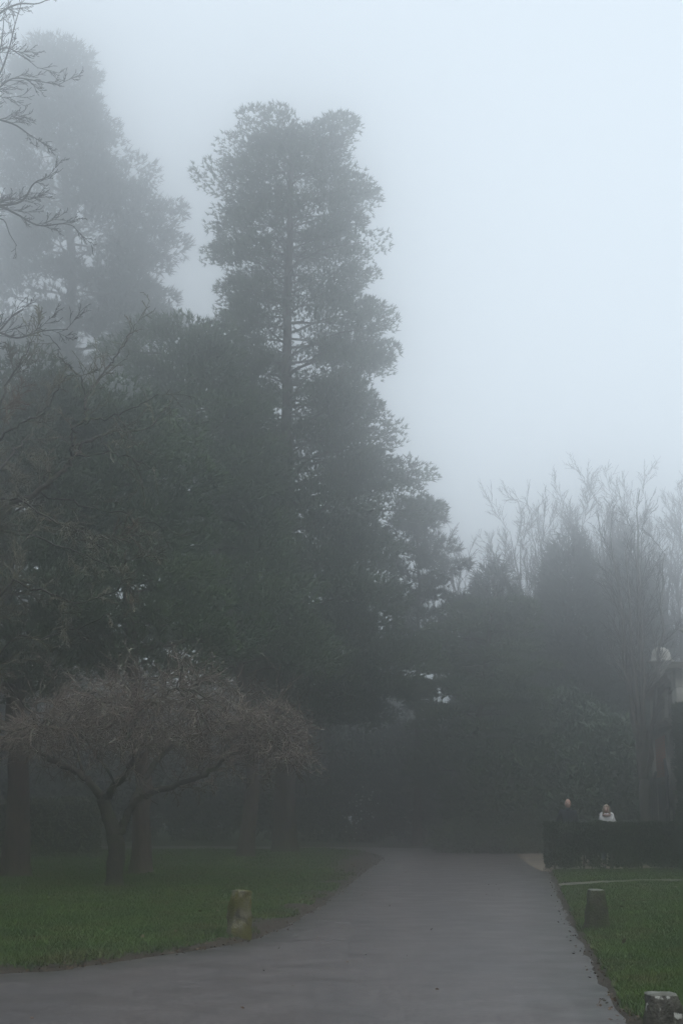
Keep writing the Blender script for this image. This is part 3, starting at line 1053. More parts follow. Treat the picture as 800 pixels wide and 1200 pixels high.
def tall_left_tree():
    Y = 23.0
    base = np.array([at(-150, 900, Y)[0], Y, 0.0])
    g = Grow(57)
    trunk = smooth_line3([base - (0, 0, 0.05), base + (0, 0, 0.4), base + (0.1, 0, 4), base + (0.0, 0.1, 9), base + (0.2, 0, 14), base + (0.3, 0, 17.5)])
    g.limb.tube(trunk, np.interp(np.linspace(0, 1, len(trunk)), [0, 0.1, 1], [0.42, 0.3, 0.05]), 12, lump=0.1, seed=7)

    def lim(zs, pts, a, c, Lf=0.75, n=None, up=0.035):
        s = np.array([np.interp(zs, trunk[:, 2], trunk[:, 0]), np.interp(zs, trunk[:, 2], trunk[:, 1]), zs])
        P = smooth_line3([s] + [at(x, y, Y + dy) for x, y, dy in pts])
        g.limb.tube(P, np.linspace(a * 0.6, c * 0.8, len(P)), 6)
        Ls = np.linalg.norm(np.diff(P, axis=0), axis=1).sum()
        g.sprout(P, a * 0.3, c, 3, Lf, 0.6, n or int(Ls * 2.6), 0.11, up, 0.006, 0.3)
    lim(11.2, [(-60, 260, 0), (-10, 243, 0), (25, 236, 0), (40, 215, 0), (58, 207, 0)], 0.06, 0.008, n=9)
    lim(10.8, [(-50, 265, 0.3), (-5, 243, 0.3), (18, 250, 0.3), (45, 264, 0.3), (75, 262, 0.3), (88, 266, 0.3)], 0.05, 0.006, n=9)
    lim(10.2, [(-40, 275, -0.3), (0, 256, -0.3), (12, 275, -0.3), (20, 288, -0.3)], 0.03, 0.006, n=4, Lf=0.4, up=-0.02)
    lim(13.0, [(-50, 160, 0), (-15, 140, 0), (15, 145, 0), (35, 158, 0), (52, 168, 0)], 0.05, 0.006, n=9)
    lim(14.3, [(-40, 130, 0.5), (-5, 95, 0.5), (10, 60, 0.5), (18, 28, 0.5), (25, 5, 0.5)], 0.045, 0.008, n=9, up=0.05)
    lim(14.0, [(-50, 112, 0.2), (-10, 108, 0.2), (15, 92, 0.2), (45, 95, 0.2), (70, 100, 0.2)], 0.04, 0.006, n=8)
    lim(15.0, [(-40, 60, -0.2), (-5, 20, -0.2), (20, 5, -0.2), (45, 4, -0.2), (65, -6, -0.2)], 0.05, 0.007, n=9)
    lim(13.5, [(-45, 105, -0.5), (0, 58, -0.5), (25, 65, -0.5), (45, 80, -0.5)], 0.035, 0.006, n=7)
    lim(9.0, [(-60, 410, 0.2), (-10, 395, 0.2), (15, 370, 0.2), (28, 362, 0.2)], 0.05, 0.008, n=7)
    lim(9.3, [(-60, 395, -0.2), (-10, 388, -0.2), (20, 396, -0.2), (50, 388, -0.2), (80, 386, -0.2)], 0.05, 0.007, n=8)
    lim(12.6, [(-60, 180, 0.4), (-20, 120, 0.4), (0, 60, 0.4), (5, 20, 0.4)], 0.05, 0.01, n=7)
    lim(14.5, [(-190, 40, 0), (-230, 0, 0), (-260, -30, 0)], 0.06, 0.01, n=6)
    lim(13.0, [(-200, 160, 1), (-250, 120, 1.5), (-280, 90, 2)], 0.06, 0.01, n=6)
    lim(11.0, [(-150, 220, 1), (-140, 160, 2.5), (-130, 120, 3)], 0.06, 0.01, n=6)
    finish(g, 'tall_bare_tree', 'tall bare tree reaching fine dark branches into the pale sky', tuple(base), 'twig_dark', 'twig_dark')


tall_left_tree()


def bare_tree(name, label, px, py_top, Y, seed, stems=3, fan=0.35, r0=0.14, base_h=1.2, matl='bark_grey', twig='twig_dark', group=None, dense=7, Lf=0.30, minr=0.009, depth=3, wob=0.06):
    top = at(px, py_top, Y)
    H = top[2]
    g = Grow(seed)
    r = g.r
    base = np.array([top[0], Y, 0.0])
    tr = smooth_line3([base - (0, 0, 0.05), base + (0, 0, 0.3), base + (r.uniform(-.1, .1), 0, base_h)])
    g.limb.tube(tr, np.interp(np.linspace(0, 1, len(tr)), [0, 0.2, 1], [r0 * 1.5, r0 * 1.1, r0]), 10, lump=0.1)
    for i in range(stems):
        a = 2 * math.pi * (i + r.random() * 0.7) / stems
        sp = fan * r.uniform(0.4, 1.0)
        h = H * r.uniform(0.82, 1.0)
        if i == 0:
            sp *= 0.15
            h = H
        e = base + np.array([math.cos(a) * sp * H, math.sin(a) * sp * H, h])
        mid = tr[-1] * 0.55 + e * 0.45 + np.array([math.cos(a), math.sin(a), 0]) * sp * H * 0.12
        P = smooth_line3([tr[-1] - (0, 0, 0.1), mid, e], 6)
        P[1:-1] += np.array([[r.gauss(0, 0.04) for _ in range(3)] for _ in range(len(P) - 2)])
        g.put(P, r0 * 0.6, 0.012)
        g.sprout(P, r0 * 0.42, 0.014, depth, H * Lf, 0.5, dense, wob, 0.06, minr, 0.25)
    return finish(g, name, label, tuple(base), matl, twig, group)


bare_tree('slim_bare_tree', 'slim many-stemmed bare tree beside the brick gateway', 741, 600, 42, 61, stems=7, fan=0.09, r0=0.15, base_h=2.3, dense=9, Lf=0.17, minr=0.007, wob=0.09)
bare_tree('bare_tree', 'bare broad crowned tree rising behind the shorter conical evergreen', 592, 632, 66, 62, stems=9, fan=0.34, r0=0.23, base_h=2.5, dense=11, Lf=0.26, minr=0.013, wob=0.15)
bare_tree('bare_tree', 'bare twiggy tree rising behind the sharp tipped conical evergreen', 668, 592, 68, 63, stems=9, fan=0.30, r0=0.24, base_h=3.0, dense=11, Lf=0.25, minr=0.013, wob=0.15)
bare_tree('bare_tree', 'tallest bare tree of the group fading behind the slim one', 738, 588, 70, 64, stems=9, fan=0.26, r0=0.24, base_h=3.0, dense=11, Lf=0.24, minr=0.013, wob=0.15)
bare_tree('bare_tree', 'bare upright tree rising behind the stone urns of the gateway', 792, 605, 66, 65, stems=9, fan=0.28, r0=0.23, base_h=3.0, dense=11, Lf=0.25, minr=0.013, wob=0.15)


# ------------------------------------------------------------------ shrubs
def shrub(name, label, px, Y, lobes, matl, n, leaf=0.16, wid=0.055, nn=6, seed=1, kind='leaf', cat='shrub', group=None, droop=0.0, spread=0.75):
    """lobes: (dx, dy, z, rx, rz) balls of foliage round the foot"""
    base = np.array([at(px, 960, Y)[0], Y, 0.0])
    o = thing(name, tuple(base), label, cat, group)
    r = random.Random(seed)
    sb, fb = MB(), MB()
    tot = sum(l[3] * l[3] for l in lobes)
    for (dx, dy, z, rx, rz) in lobes:
        for k in range(3):
            e = np.array([dx + r.uniform(-.5, .5) * rx, dy + r.uniform(-.5, .5) * rx, z + r.uniform(-.2, .5) * rz])
            sb.tube(polyline((r.uniform(-.3, .3), r.uniform(-.3, .3), -0.05), e, 6, 0.04, r), np.linspace(0.06, 0.015, 6), 5)
        m = int(n * rx * rx / tot)
        u = unit(rng.normal(size=(m, 3)))
        lump = 0.76 + 0.8 * (vnoise(u + seed + dx, 3.0, seed) - 0.5) + 0.4 * (vnoise(u + seed, 7.0, seed) - 0.5)
        rad = lump * rng.uniform(0.72, 1.05, m)
        P = u * rad[:, None] * np.array([rx, rx, rz]) + np.array([dx, dy, z])
        ok = P[:, 2] > 0.05
        P, u = P[ok], u[ok]
        D = unit(u + np.array([0, 0, 0.35]))
        if kind == 'leaf':
            fb.leaves(P, D, nn, leaf, wid, spread, droop)
        else:
            fb.needles(P, D, nn, leaf, wid, spread)
    sb.build('stem', M['bark_grey'], o, True)
    fb.build('foliage', M[matl], o)
    return o


shrub('rhododendron', 'big glossy rhododendron bank below the sharp tipped evergreen', 665, 52, [(0, 0, 2.6, 2.3, 2.6), (-1.5, 0.6, 2.0, 1.8, 2.2), (1.3, 0.2, 3.4, 1.8, 2.0), (0.2, 0.8, 4.3, 1.7, 1.6)], 'rhodo', 4800, 0.30, 0.095, 6, 71, droop=0.25)
shrub('rhododendron', 'rhododendron of lighter leaves beside the layered cedar', 600, 50, [(0, 0, 1.8, 1.9, 1.9), (1.0, 0.3, 2.6, 1.4, 1.6), (-1.2, 0.4, 1.5, 1.4, 1.5)], 'laurel', 3600, 0.27, 0.09, 6, 72, droop=0.2)
shrub('rhododendron', 'glossy rhododendron behind the walking man and woman', 712, 48.5, [(0, 0, 1.9, 1.5, 2.0), (-0.9, -0.5, 1.4, 1.3, 1.5), (0.5, 0.4, 3.2, 1.2, 1.4)], 'rhodo', 3000, 0.29, 0.09, 6, 73, droop=0.25)
shrub('evergreen_shrub', 'dark evergreen shrub across the drive from the tallest pine', 500, 60, [(0, 0, 2.5, 2.6, 2.7), (2.0, 0, 2.0, 2.0, 2.1), (-1.5, 0.5, 3.0, 2.0, 2.5)], 'shrub_dark', 6000, 0.24, 0.09, 5, 74)
sh = shrub('evergreen_shrub', 'dark evergreen shrub dotted with small white specks', 425, 61.5, [(0, 0, 2.0, 2.3, 2.3), (-2.0, 0.3, 1.8, 2.0, 2.0), (1.2, 0.5, 3.2, 2.0, 2.1)], 'shrub_dark', 5500, 0.24, 0.09, 5, 75)
bl = MB()  # small white balls set at the front of the foliage
for _ in range(34):
    px_, py_ = rnd.gauss(430, 10), rnd.gauss(936, 8)
    if rnd.random() < 0.25:
        px_, py_ = rnd.gauss(418, 9), rnd.gauss(962, 8)
    p = at(px_, py_, 59.3 + rnd.uniform(-0.15, 0.15))
    s = rnd.uniform(0.02, 0.045)
    bl.lathe([(0, -s), (s * 0.8, -s * 0.5), (s, 0), (s * 0.7, s * 0.6), (0, s)], p, 6)
blo = bl.build('speck', M['speck'], sh, True, np.array(sh.location))
blo.location = (0, 0, 0)
blo['kind'] = 'stuff'
shrub('low_bank_shrub', 'low feathery green bank at the foot of the rhododendrons', 590, 47.8 + 1.6, [(0, 0, 0.4, 1.5, 0.9), (1.3, 0.1, 0.5, 1.3, 1.0), (2.6, 0.0, 0.5, 1.2, 1.0), (-1.4, 0.2, 0.35, 1.3, 0.7)], 'laurel', 5200, 0.26, 0.035, 5, 76, kind='needle')
for k, (px, Y, lab) in enumerate(((330, 63, 'dark evergreen thicket glimpsed behind the two close pine trunks'), (240, 64, 'dark evergreen thicket between the cherry and the leaning pine'), (150, 62, 'dark evergreen thicket right behind the bare cherry trunk'), (55, 60, 'dark evergreen thicket rising above the clipped leafy hedge'), (-40, 62, 'dark evergreen thicket at the left end of the leafy hedge'))):
    shrub('evergreen_thicket', lab, px, Y, [(0, 0, 2.2, 2.6, 2.5), (1.6, 0.4, 3.6, 2.2, 2.4), (-1.8, 0.2, 3.0, 2.2, 2.4), (0.2, 0.8, 5.6, 2.2, 2.2)], 'shrub_dark', 3800, 0.34, 0.14, 5, 80 + k)

# distant wood that closes the view, plus unseen trees added to block low light
wb = MB()
spots = []
for k in range(46):
    x = -48 + k * 2.25 + rnd.uniform(-1, 1)
    spots.append((x, 84 + rnd.uniform(-6, 8) - (14 if x > 22 else 0), rnd.uniform(7, 12), 2.7, 560, 0.95, 0.52))
for k in range(26):                                   # left side, added to darken the air under the pines
    spots.append((rnd.uniform(-34, -17) - (k % 2) * 5, 6 + k * 2.9 + rnd.uniform(-1, 1), rnd.uniform(13, 18), 3.6, 520, 1.4, 0.85))
for k in range(22):                                   # right side past the gateway, added to block low sky light
    spots.append((rnd.uniform(20, 32), 0 + k * 3.2 + rnd.uniform(-1, 1), rnd.uniform(6, 9), 3.4, 420, 1.25, 0.75))
for k in range(24):                                   # behind the viewer, added to shade the fronts of the trees
    spots.append((-36 + k * 3.1 + rnd.uniform(-1, 1), -26 + rnd.uniform(-6, 6), rnd.uniform(9, 13), 3.5, 420, 1.4, 0.9))
for k, (x, y, h, r_, m, l_, w_) in enumerate(spots):
    u = unit(rng.normal(size=(m, 3)))
    lump = 0.8 + 0.6 * (vnoise(u + k, 2.5, k) - 0.5)
    P = u * (lump * rng.uniform(0.6, 1.02, m))[:, None] * np.array([r_, r_, h * 0.52]) + np.array([x, y, h * 0.5])
    P = P[P[:, 2] > 0]
    wb.leaves(P, unit(P - np.array([x, y, h * 0.5])), 2, l_, w_, 0.8)
tag(wb.build('far_and_shading_wood', M['shrub_dark']), 'dim wood fading into fog behind everything, with unseen trees added for shade', 'wood', kind='stuff')


# ------------------------------------------------------------------ hedges
def hedge(name, label, foot, size, matl, n, needle, width, nn, rz=0.0, holes=None, raised=0.0, core_in=0.15, leaf=False):
    W, Dp, H = size
    o = thing(name, foot, label, 'hedge', None, rz)
    core = MB()
    nxh, nyh, nzh = max(4, int(W / 0.2)), 4, max(4, int(H / 0.2))
    z0 = raised
    # rounded, uneven shell just inside the leaves
    for face in range(5):
        if face == 0:
            a, c = np.meshgrid(np.linspace(0, 1, nxh), np.linspace(0, 1, nzh)); P = np.stack([a * W, a * 0, z0 + c * (H - z0)], -1)
        elif face == 1:
            a, c = np.meshgrid(np.linspace(0, 1, nxh), np.linspace(0, 1, nzh)); P = np.stack([a * W, a * 0 + Dp, z0 + c * (H - z0)], -1)
        elif face == 2:
            a, c = np.meshgrid(np.linspace(0, 1, nyh), np.linspace(0, 1, nzh)); P = np.stack([a * 0, a * Dp, z0 + c * (H - z0)], -1)
        elif face == 3:
            a, c = np.meshgrid(np.linspace(0, 1, nyh), np.linspace(0, 1, nzh)); P = np.stack([a * 0 + W, a * Dp, z0 + c * (H - z0)], -1)
        else:
            a, c = np.meshgrid(np.linspace(0, 1, nxh), np.linspace(0, 1, nyh)); P = np.stack([a * W, c * Dp, a * 0 + H], -1)
        n0, n1 = P.shape[:2]
        Pf = P.reshape(-1, 3)
        cen = np.array([W / 2, Dp / 2, (H + z0) / 2])
        hs = np.array([W / 2, Dp / 2, (H - z0) / 2])
        sc = 1 - (core_in + 0.04 * vnoise(Pf, 3.0, 4))[:, None] / hs
        Pf = cen + (Pf - cen) * sc
        i, j = np.meshgrid(np.arange(n0 - 1), np.arange(n1 - 1), indexing='ij')
        q = np.stack([i * n1 + j, i * n1 + j + 1, (i + 1) * n1 + j + 1, (i + 1) * n1 + j], -1).reshape(-1, 4)
        if holes:
            cq = Pf[q].mean(1)
            ok = np.array([not any(h0 < c[0] < h1 and v0 < c[2] < v1 for (h0, h1, v0, v1) in holes) for c in cq])
            q = q[ok]
        core.add(Pf, None, q)
    core.build('inner_twigs', M['core'], o)
    if raised:
        r = random.Random(5)
        for k in range(int(W / 0.28)):
            x = (k + r.random()) * 0.28
            y = Dp * r.uniform(0.3, 0.7)
            st = MB()
            st.tube(polyline((x, y, -0.03), (x + r.uniform(-.12, .12), y, raised + 0.3), 4, 0.03, r), np.linspace(0.03, 0.02, 4), 5)
            st.build('stem', M['bark_grey'], o)
    area = [W * H, W * H, Dp * H, Dp * H, W * Dp]
    fb = MB()
    for face, ar in enumerate(area):
        m = int(n * ar / sum(area))
        a, c = rng.uniform(0, 1, m), rng.uniform(0, 1, m)
        zr = z0 + c * (H - z0)
        if face == 0:
            P, N_ = np.column_stack([a * W, a * 0, zr]), (0, -1, 0)
        elif face == 1:
            P, N_ = np.column_stack([a * W, a * 0 + Dp, zr]), (0, 1, 0)
        elif face == 2:
            P, N_ = np.column_stack([a * 0, a * Dp, zr]), (-1, 0, 0)
        elif face == 3:
            P, N_ = np.column_stack([a * 0 + W, a * Dp, zr]), (1, 0, 0)
        else:
            P, N_ = np.column_stack([a * W, c * Dp, a * 0 + H]), (0, 0, 1)
        N_ = np.array(N_, float)
        dep = 0.20 * vnoise(P, 2.4, 3) * (0.5 + vnoise(P, 6.0, 6)) + 0.06 * rng.uniform(0, 1, m)
        P = P - N_ * dep[:, None] + N_ * 0.04
        if raised:
            ok = P[:, 2] > raised * (0.2 + 1.7 * vnoise(P * np.array([1, 1, 0]), 2.6, 8))
            P = P[ok]
        if holes:
            ok = np.ones(len(P), bool)
            for (h0, h1, v0, v1) in holes:
                ok &= ~((P[:, 0] > h0) & (P[:, 0] < h1) & (P[:, 2] > v0) & (P[:, 2] < v1) & (rng.uniform(0, 1, len(P)) < 0.93))
            P = P[ok]
        D = np.repeat(unit(N_ + np.array([0, 0, 0.5]))[None], len(P), 0)
        if leaf:
            fb.leaves(P, D, nn, needle, width, 0.8)
        else:
            fb.needles(P, D, nn, needle, width, 0.6)
    fb.build('foliage', M[matl], o)
    return o


hx0 = at(643, 1000, 34.6)[0]
hx1 = at(792, 1000, 34.6)[0]
W_ = hx1 - hx0 + 0.1
def hole(pxa, pxb, pya, pyb):
    return (at(pxa, 1000, 34.6)[0] - hx0, at(pxb, 1000, 34.6)[0] - hx0, at(700, pyb, 34.6)[2], at(700, pya, 34.6)[2])
hedge('low_hedge', 'low clipped yew hedge hiding the walkers below the chest', (hx0, 34.6, 0.03), (W_, 0.75, 1.13), 'yew', 12000, 0.09, 0.036, 5,
      holes=[hole(703, 708, 969, 976), hole(706, 713, 975, 981), hole(680, 694, 1004, 1024), hole(704, 719, 1001, 1024), hole(751, 759, 1010, 1024)], raised=0.11)
hedge('tall_hedge', 'tall clipped yew hedge standing against the gateway pier', (at(789, 900, 34.5)[0], 33.7, 0.03), (3.5, 0.8, 3.9), 'yew', 15000, 0.10, 0.035, 5)
lh = at(112, 1000, 43.5)
hedge('leafy_hedge', 'square clipped leafy hedge behind the left tree trunks', (lh[0] - 9.0, 43.5, 0.03), (9.0, 1.1, 1.72), 'beech', 9000, 0.12, 0.06, 4, leaf=True)


# ------------------------------------------------------------------ gateway
GA = np.array([at(764, 840, 46.0)[0], 46.0])
GB = np.array([at(791.5, 812, 38.3)[0], 38.3])
gv = GB - GA
GL = float(np.hypot(*gv))
gate = thing('gateway', (GA[0], GA[1], 0.0), 'stone and brick gateway wall with urn finials beside the tall hedge', 'gateway', None, math.atan2(gv[1], gv[0]))


def part(name, matl, boxes, parent, bevel=0.0):
    b = MB()
    for q in boxes:
        b.box(*q)
    o = b.build(name, M[matl], parent)
    if bevel:
        md = o.modifiers.new('bevel', 'BEVEL')
        md.width = bevel
        md.segments = 2
    return o


u1 = 0.62 * GL
for k in range(9):                        # far pier in courses
    z = k * 0.4
    part('stone_block', 'stone', [(0 + 0.005 * (k % 2), 0.55, -0.08, 0.7, z, z + 0.392)], gate, 0.012)
for k in range(9):
    z = k * 0.4
    part('stone_block', 'stone', [(u1, u1 + 0.5 + 0.005 * (k % 2), -0.08, 0.6, z, z + 0.392)], gate, 0.012)
part('gate_frame', 'wood', [(0.555, 0.68, 0.02, 0.62, 0.0, 2.215)], gate, 0.01)
part('gate_frame', 'wood', [(u1 - 0.13, u1 - 0.005, 0.02, 0.55, 0.0, 2.215)], gate, 0.01)
part('brick_panel', 'brick', [(0.55, u1, 0.0, 0.55, 2.42, 3.6)], gate)
part('lintel', 'stone_dark', [(0.55, u1, -0.03, 0.6, 2.22, 2.42)], gate, 0.01)
part('wall', 'stone_dark', [(u1 + 0.5, GL - 0.01, 0.0, 0.55, 0, 3.6)], gate)
cn = part('cornice', 'stone_dark', [(-0.10, GL, -0.16, 0.75, 3.602, 3.70), (-0.18, GL, -0.26, 0.80, 3.702, 3.80), (-0.24, GL, -0.34, 0.85, 3.802, 3.88)], gate, 0.01)
part('parapet', 'stone_dark', [(0.0, GL, 0.05, 0.6, 3.882, 4.86)], gate)
for (a, c) in ((0.0, 0.5), (u1, u1 + 0.5)):
    part('pilaster', 'stone', [(a, c, -0.07, 0.05, 3.882, 4.86)], gate, 0.01)
for (a, c) in ((0.62, u1 - 0.12), (u1 + 0.62, GL - 0.1)):
    part('panel_moulding', 'stone_dark', [(a, c, 0.0, 0.05, 4.02, 4.10), (a, c, 0.0, 0.05, 4.66, 4.74), (a, a + 0.08, 0.0, 0.05, 4.102, 4.658), (c - 0.08, c, 0.0, 0.05, 4.102, 4.658)], gate)
part('cornice', 'stone_dark', [(-0.10, GL, -0.14, 0.72, 4.862, 4.94), (-0.18, GL, -0.22, 0.78, 4.942, 5.02), (-0.22, GL, -0.28, 0.82, 5.022, 5.08)], gate, 0.01)
np_ = []
for k in range(11):                       # near pier in courses
    z = k * 0.46
    j = 0.012 * (k % 2)
    part('stone_block', 'stone', [(GL + 0.0 + j, GL + 1.25 - j, -0.12 + j, 1.15 - j, z, z + 0.45)], gate, 0.015)
part('pier_cap', 'stone_dark', [(GL - 0.14, GL + 1.4, -0.26, 1.29, 5.062, 5.16), (GL - 0.08, GL + 1.32, -0.20, 1.22, 5.162, 5.24)], gate, 0.012)


def urn(u, v, z, s, parent, flare=True):
    bs = MB()
    if flare:
        bs.lathe([(0.62 * s, 0), (0.56 * s, 0.06 * s), (0.40 * s, 0.22 * s), (0.27 * s, 0.42 * s), (0.20 * s, 0.56 * s), (0.0, 0.56 * s)], (u, v, z), 14)
    else:
        bs.lathe([(0.40 * s, 0), (0.40 * s, 0.12 * s), (0.26 * s, 0.2 * s), (0.20 * s, 0.5 * s), (0.22 * s, 0.56 * s), (0, 0.56 * s)], (u, v, z), 14)
    x = bs.build('urn_base', M['stone_dark'], parent, True)
    ub = MB()
    ub.lathe([(0.10 * s, 0.56 * s), (0.22 * s, 0.60 * s), (0.24 * s, 0.66 * s), (0.14 * s, 0.72 * s), (0.16 * s, 0.80 * s), (0.32 * s, 0.92 * s), (0.37 * s, 1.06 * s), (0.50 * s, 1.12 * s), (0.52 * s, 1.17 * s), (0.40 * s, 1.20 * s), (0.36 * s, 1.28 * s), (0.35 * s, 1.42 * s), (0.28 * s, 1.58 * s), (0.14 * s, 1.66 * s), (0, 1.67 * s)], (u, v, z), 18)
    return ub.build('urn', M['stone'], parent, True)


urn(0.55, 0.3, 5.08, 0.86, gate)
urn(GL + 0.62, 0.5, 5.24, 0.78, gate, False)


def gate_leaf(label, u, v, rz, w, h, dip):
    """boarded leaf with a swept top"""
    c, s = math.cos(gate.rotation_euler.z), math.sin(gate.rotation_euler.z)
    p = (GA[0] + c * u - s * v, GA[1] + s * u + c * v, 0.0)
    o = thing('wooden_gate', p, label, 'gate', 'gate leaves of the gateway', rz)
    nb = 7
    bw = w / nb
    for k in range(nb):
        f0, f1 = k / nb, (k + 1) / nb
        h0, h1 = h - dip * math.sin(f0 * math.pi / 2), h - dip * math.sin(f1 * math.pi / 2)
        b = MB()
        x0, x1 = k * bw + 0.004, (k + 1) * bw - 0.004
        b.add([(x0, 0, 0.06), (x1, 0, 0.06), (x1, 0.035, 0.06), (x0, 0.035, 0.06), (x0, 0, h0), (x1, 0, h1), (x1, 0.035, h1), (x0, 0.035, h0)], None,
              [(0, 3, 2, 1), (4, 5, 6, 7), (0, 1, 5, 4), (1, 2, 6, 5), (2, 3, 7, 6), (3, 0, 4, 7)])
        b.build('board', M['wood'], o)
    for zr in (0.3, 1.35):
        part('rail', 'wood', [(0, w, -0.045, -0.002, zr, zr + 0.14)], o, 0.006)
    b = MB()
    b.tube([(0.06, -0.03, 0.40), (w - 0.08, -0.03, 1.36)], 0.05, 4)
    b.build('brace', M['twig_dark'], o)
    part('hinge', 'iron', [(0, w * 0.6, -0.06, -0.047, 1.39, 1.44)], o)
    b = MB()
    P = [(w * f, 0.0175, h - dip * math.sin(f * math.pi / 2) + 0.02) for f in np.linspace(0, 1, 9)]
    b.tube(P, 0.045, 6)
    b.build('top_rail', M['wood'], o)
    return o


gate_leaf('dark boarded gate leaf swung out before the brick panel, lower one', 1.6, -0.12, math.radians(-122), 1.25, 2.55, 0.55)
gate_leaf('dark boarded gate leaf nearer the hedge, taller one', u1 - 0.05, -0.12, math.radians(-100), 1.25, 2.85, 0.5)

ivy = thing('ivy', (GB[0] + 0.7, GB[1] - 1.5, 0), 'ivy spilling over the near stone pier beside its urn', 'plant')
ib = MB()
for (dx, dy, z, rx, ry, rz_, m) in ((0.1, 0.5, 5.25, 0.55, 0.5, 0.5, 420), (0.0, 0.25, 3.9, 0.5, 0.2, 0.5, 360), (0.4, 0.2, 3.0, 0.7, 0.25, 1.2, 500), (0.5, 0.2, 1.2, 0.7, 0.22, 1.3, 500)):
    u = unit(rng.normal(size=(m, 3))) * rng.uniform(0.5, 1, (m, 1))
    P = u * np.array([rx, ry, rz_]) + np.array([dx, dy, z])
    ib.leaves(P, unit(u + np.array([0, -0.6, 0.1])), 3, 0.10, 0.085, 0.7, 0.3)
ib.build('foliage', M['ivy'], ivy)
for k in range(5):
    sb = MB()
    sb.tube(polyline((0.3 + 0.1 * k, 0.3, -0.05), (0.1 * k, 0.35, 5.2), 10, 0.01, rnd), np.linspace(0.03, 0.01, 10), 5)
    sb.build('stem', M['bark_grey'], ivy)


# ------------------------------------------------------------------ stone posts
def stone_post(label, px, py, w0, w1, h, matl, rz, seed, topmat='stone_top', Y=None, tilt=0.0):
    p = on_ground(px, py, 0.03) if Y is None else np.array([at(px, py, Y)[0], Y, 0.03])
    o = thing('stone_post', tuple(p), label, 'post', 'squat stone posts along the drive', rz)
    o.rotation_euler.y = tilt
    bm = bmesh.new()
    n, k = 6, 10
    rows = []
    r = random.Random(seed)
    for i in range(k + 1):
        f = i / k
        w = (w0 + (w1 - w0) * f) * 0.5
        if i == k:
            w *= 0.93
        ring = []
        for e in range(4):
            for s in range(n):
                t = -1 + 2 * s / n
                x, y = [(t, -1), (1, t), (-t, 1), (-1, -t)][e]
                m = max(abs(x), abs(y))
                rr = math.hypot(x, y)
                q = 1.0 if rr < 1.36 else 1.36 / rr
                ring.append((x * w * q, y * w * q, -0.08 + f * (h + 0.08)))
        rows.append(ring)
    V = np.array(rows)
    Vf = V.reshape(-1, 3)
    nz = vnoise(Vf + seed, 9.0, seed) - 0.5
    nz2 = vnoise(Vf + seed, 22.0, seed) - 0.5
    rad = unit(Vf * np.array([1, 1, 0]))
    Vf = Vf + rad * (nz * 0.045 + nz2 * 0.028)[:, None]
    Vf[:, 2] += (vnoise(Vf, 8.0, seed + 3) - 0.5) * 0.012 * (Vf[:, 2] > h * 0.9)
    V = Vf.reshape(k + 1, 4 * n, 3)
    b = MB()
    m = 4 * n
    i, j = np.meshgrid(np.arange(k), np.arange(m), indexing='ij')
    j2 = (j + 1) % m
    b.add(Vf, None, np.stack([i * m + j, i * m + j2, (i + 1) * m + j2, (i + 1) * m + j], -1).reshape(-1, 4))
    b.build('shaft', M[matl], o, True)
    t = MB()
    top = V[-1]
    c = top.mean(0) + np.array([0, 0, 0.012])
    low = top.copy(); low[:, 2] -= 0.004
    mid = c + (top - c) * 0.6 + np.array([0, 0, 0.008])
    vv = np.concatenate([low * [1.01, 1.01, 1] , top * [1, 1, 1] + [0, 0, 0.004], mid, [c]])
    q = []
    for a in range(m):
        a2 = (a + 1) % m
        q += [(a, a2, m + a2, m + a), (m + a, m + a2, 2 * m + a2, 2 * m + a)]
    t.add(vv, [(2 * m + a, 2 * m + (a + 1) % m, 3 * m) for a in range(m)], q)
    t.build('top', M[topmat], o, True)
    return o


stone_post('yellow mossy stone post leaning at the edge of the left lawn', 280, 1098, 0.28, 0.22, 0.54, 'post', math.radians(22), 2, 'post', tilt=math.radians(2))
stone_post('dark mossy tapered stone post in the right lawn near the footpath', 699, 1091, 0.31, 0.18, 0.50, 'post_moss', math.radians(4), 5)
stone_post('stone post spotted with white lichen, cut off by the picture bottom', 777, 1200, 0.27, 0.17, 0.52, 'post_lichen', math.radians(-3), 7, Y=8.4)


# ------------------------------------------------------------------ people
def skin_mesh(joints, edges, radii, root=0, sub=1):
    me = bpy.data.meshes.new('tmp')
    me.from_pydata([tuple(j) for j in joints], edges, [])
    o = bpy.data.objects.new('tmp', me)
    col.objects.link(o)
    o.modifiers.new('s', 'SKIN')
    for i, r_ in enumerate(radii):
        sv = me.skin_vertices[0].data[i]
        sv.radius = r_ if isinstance(r_, tuple) else (r_, r_)
        sv.use_root = i == root
    md = o.modifiers.new('u', 'SUBSURF')
    md.levels = md.render_levels = sub
    dg = bpy.context.evaluated_depsgraph_get()
    ev = o.evaluated_get(dg)
    m2 = bpy.data.meshes.new_from_object(ev)
    bpy.data.objects.remove(o)
    n = len(m2.vertices)
    co = np.zeros(n * 3, np.float32)
    m2.vertices.foreach_get('co', co)
    faces = [tuple(p.vertices) for p in m2.polygons]
    bpy.data.meshes.remove(m2)
    return co.reshape(-1, 3).astype(float), faces


def add_faces(b, v, faces):
    t = [f for f in faces if len(f) == 3]
    q = [f for f in faces if len(f) == 4]
    b.add(v, t if t else None, q if q else None)


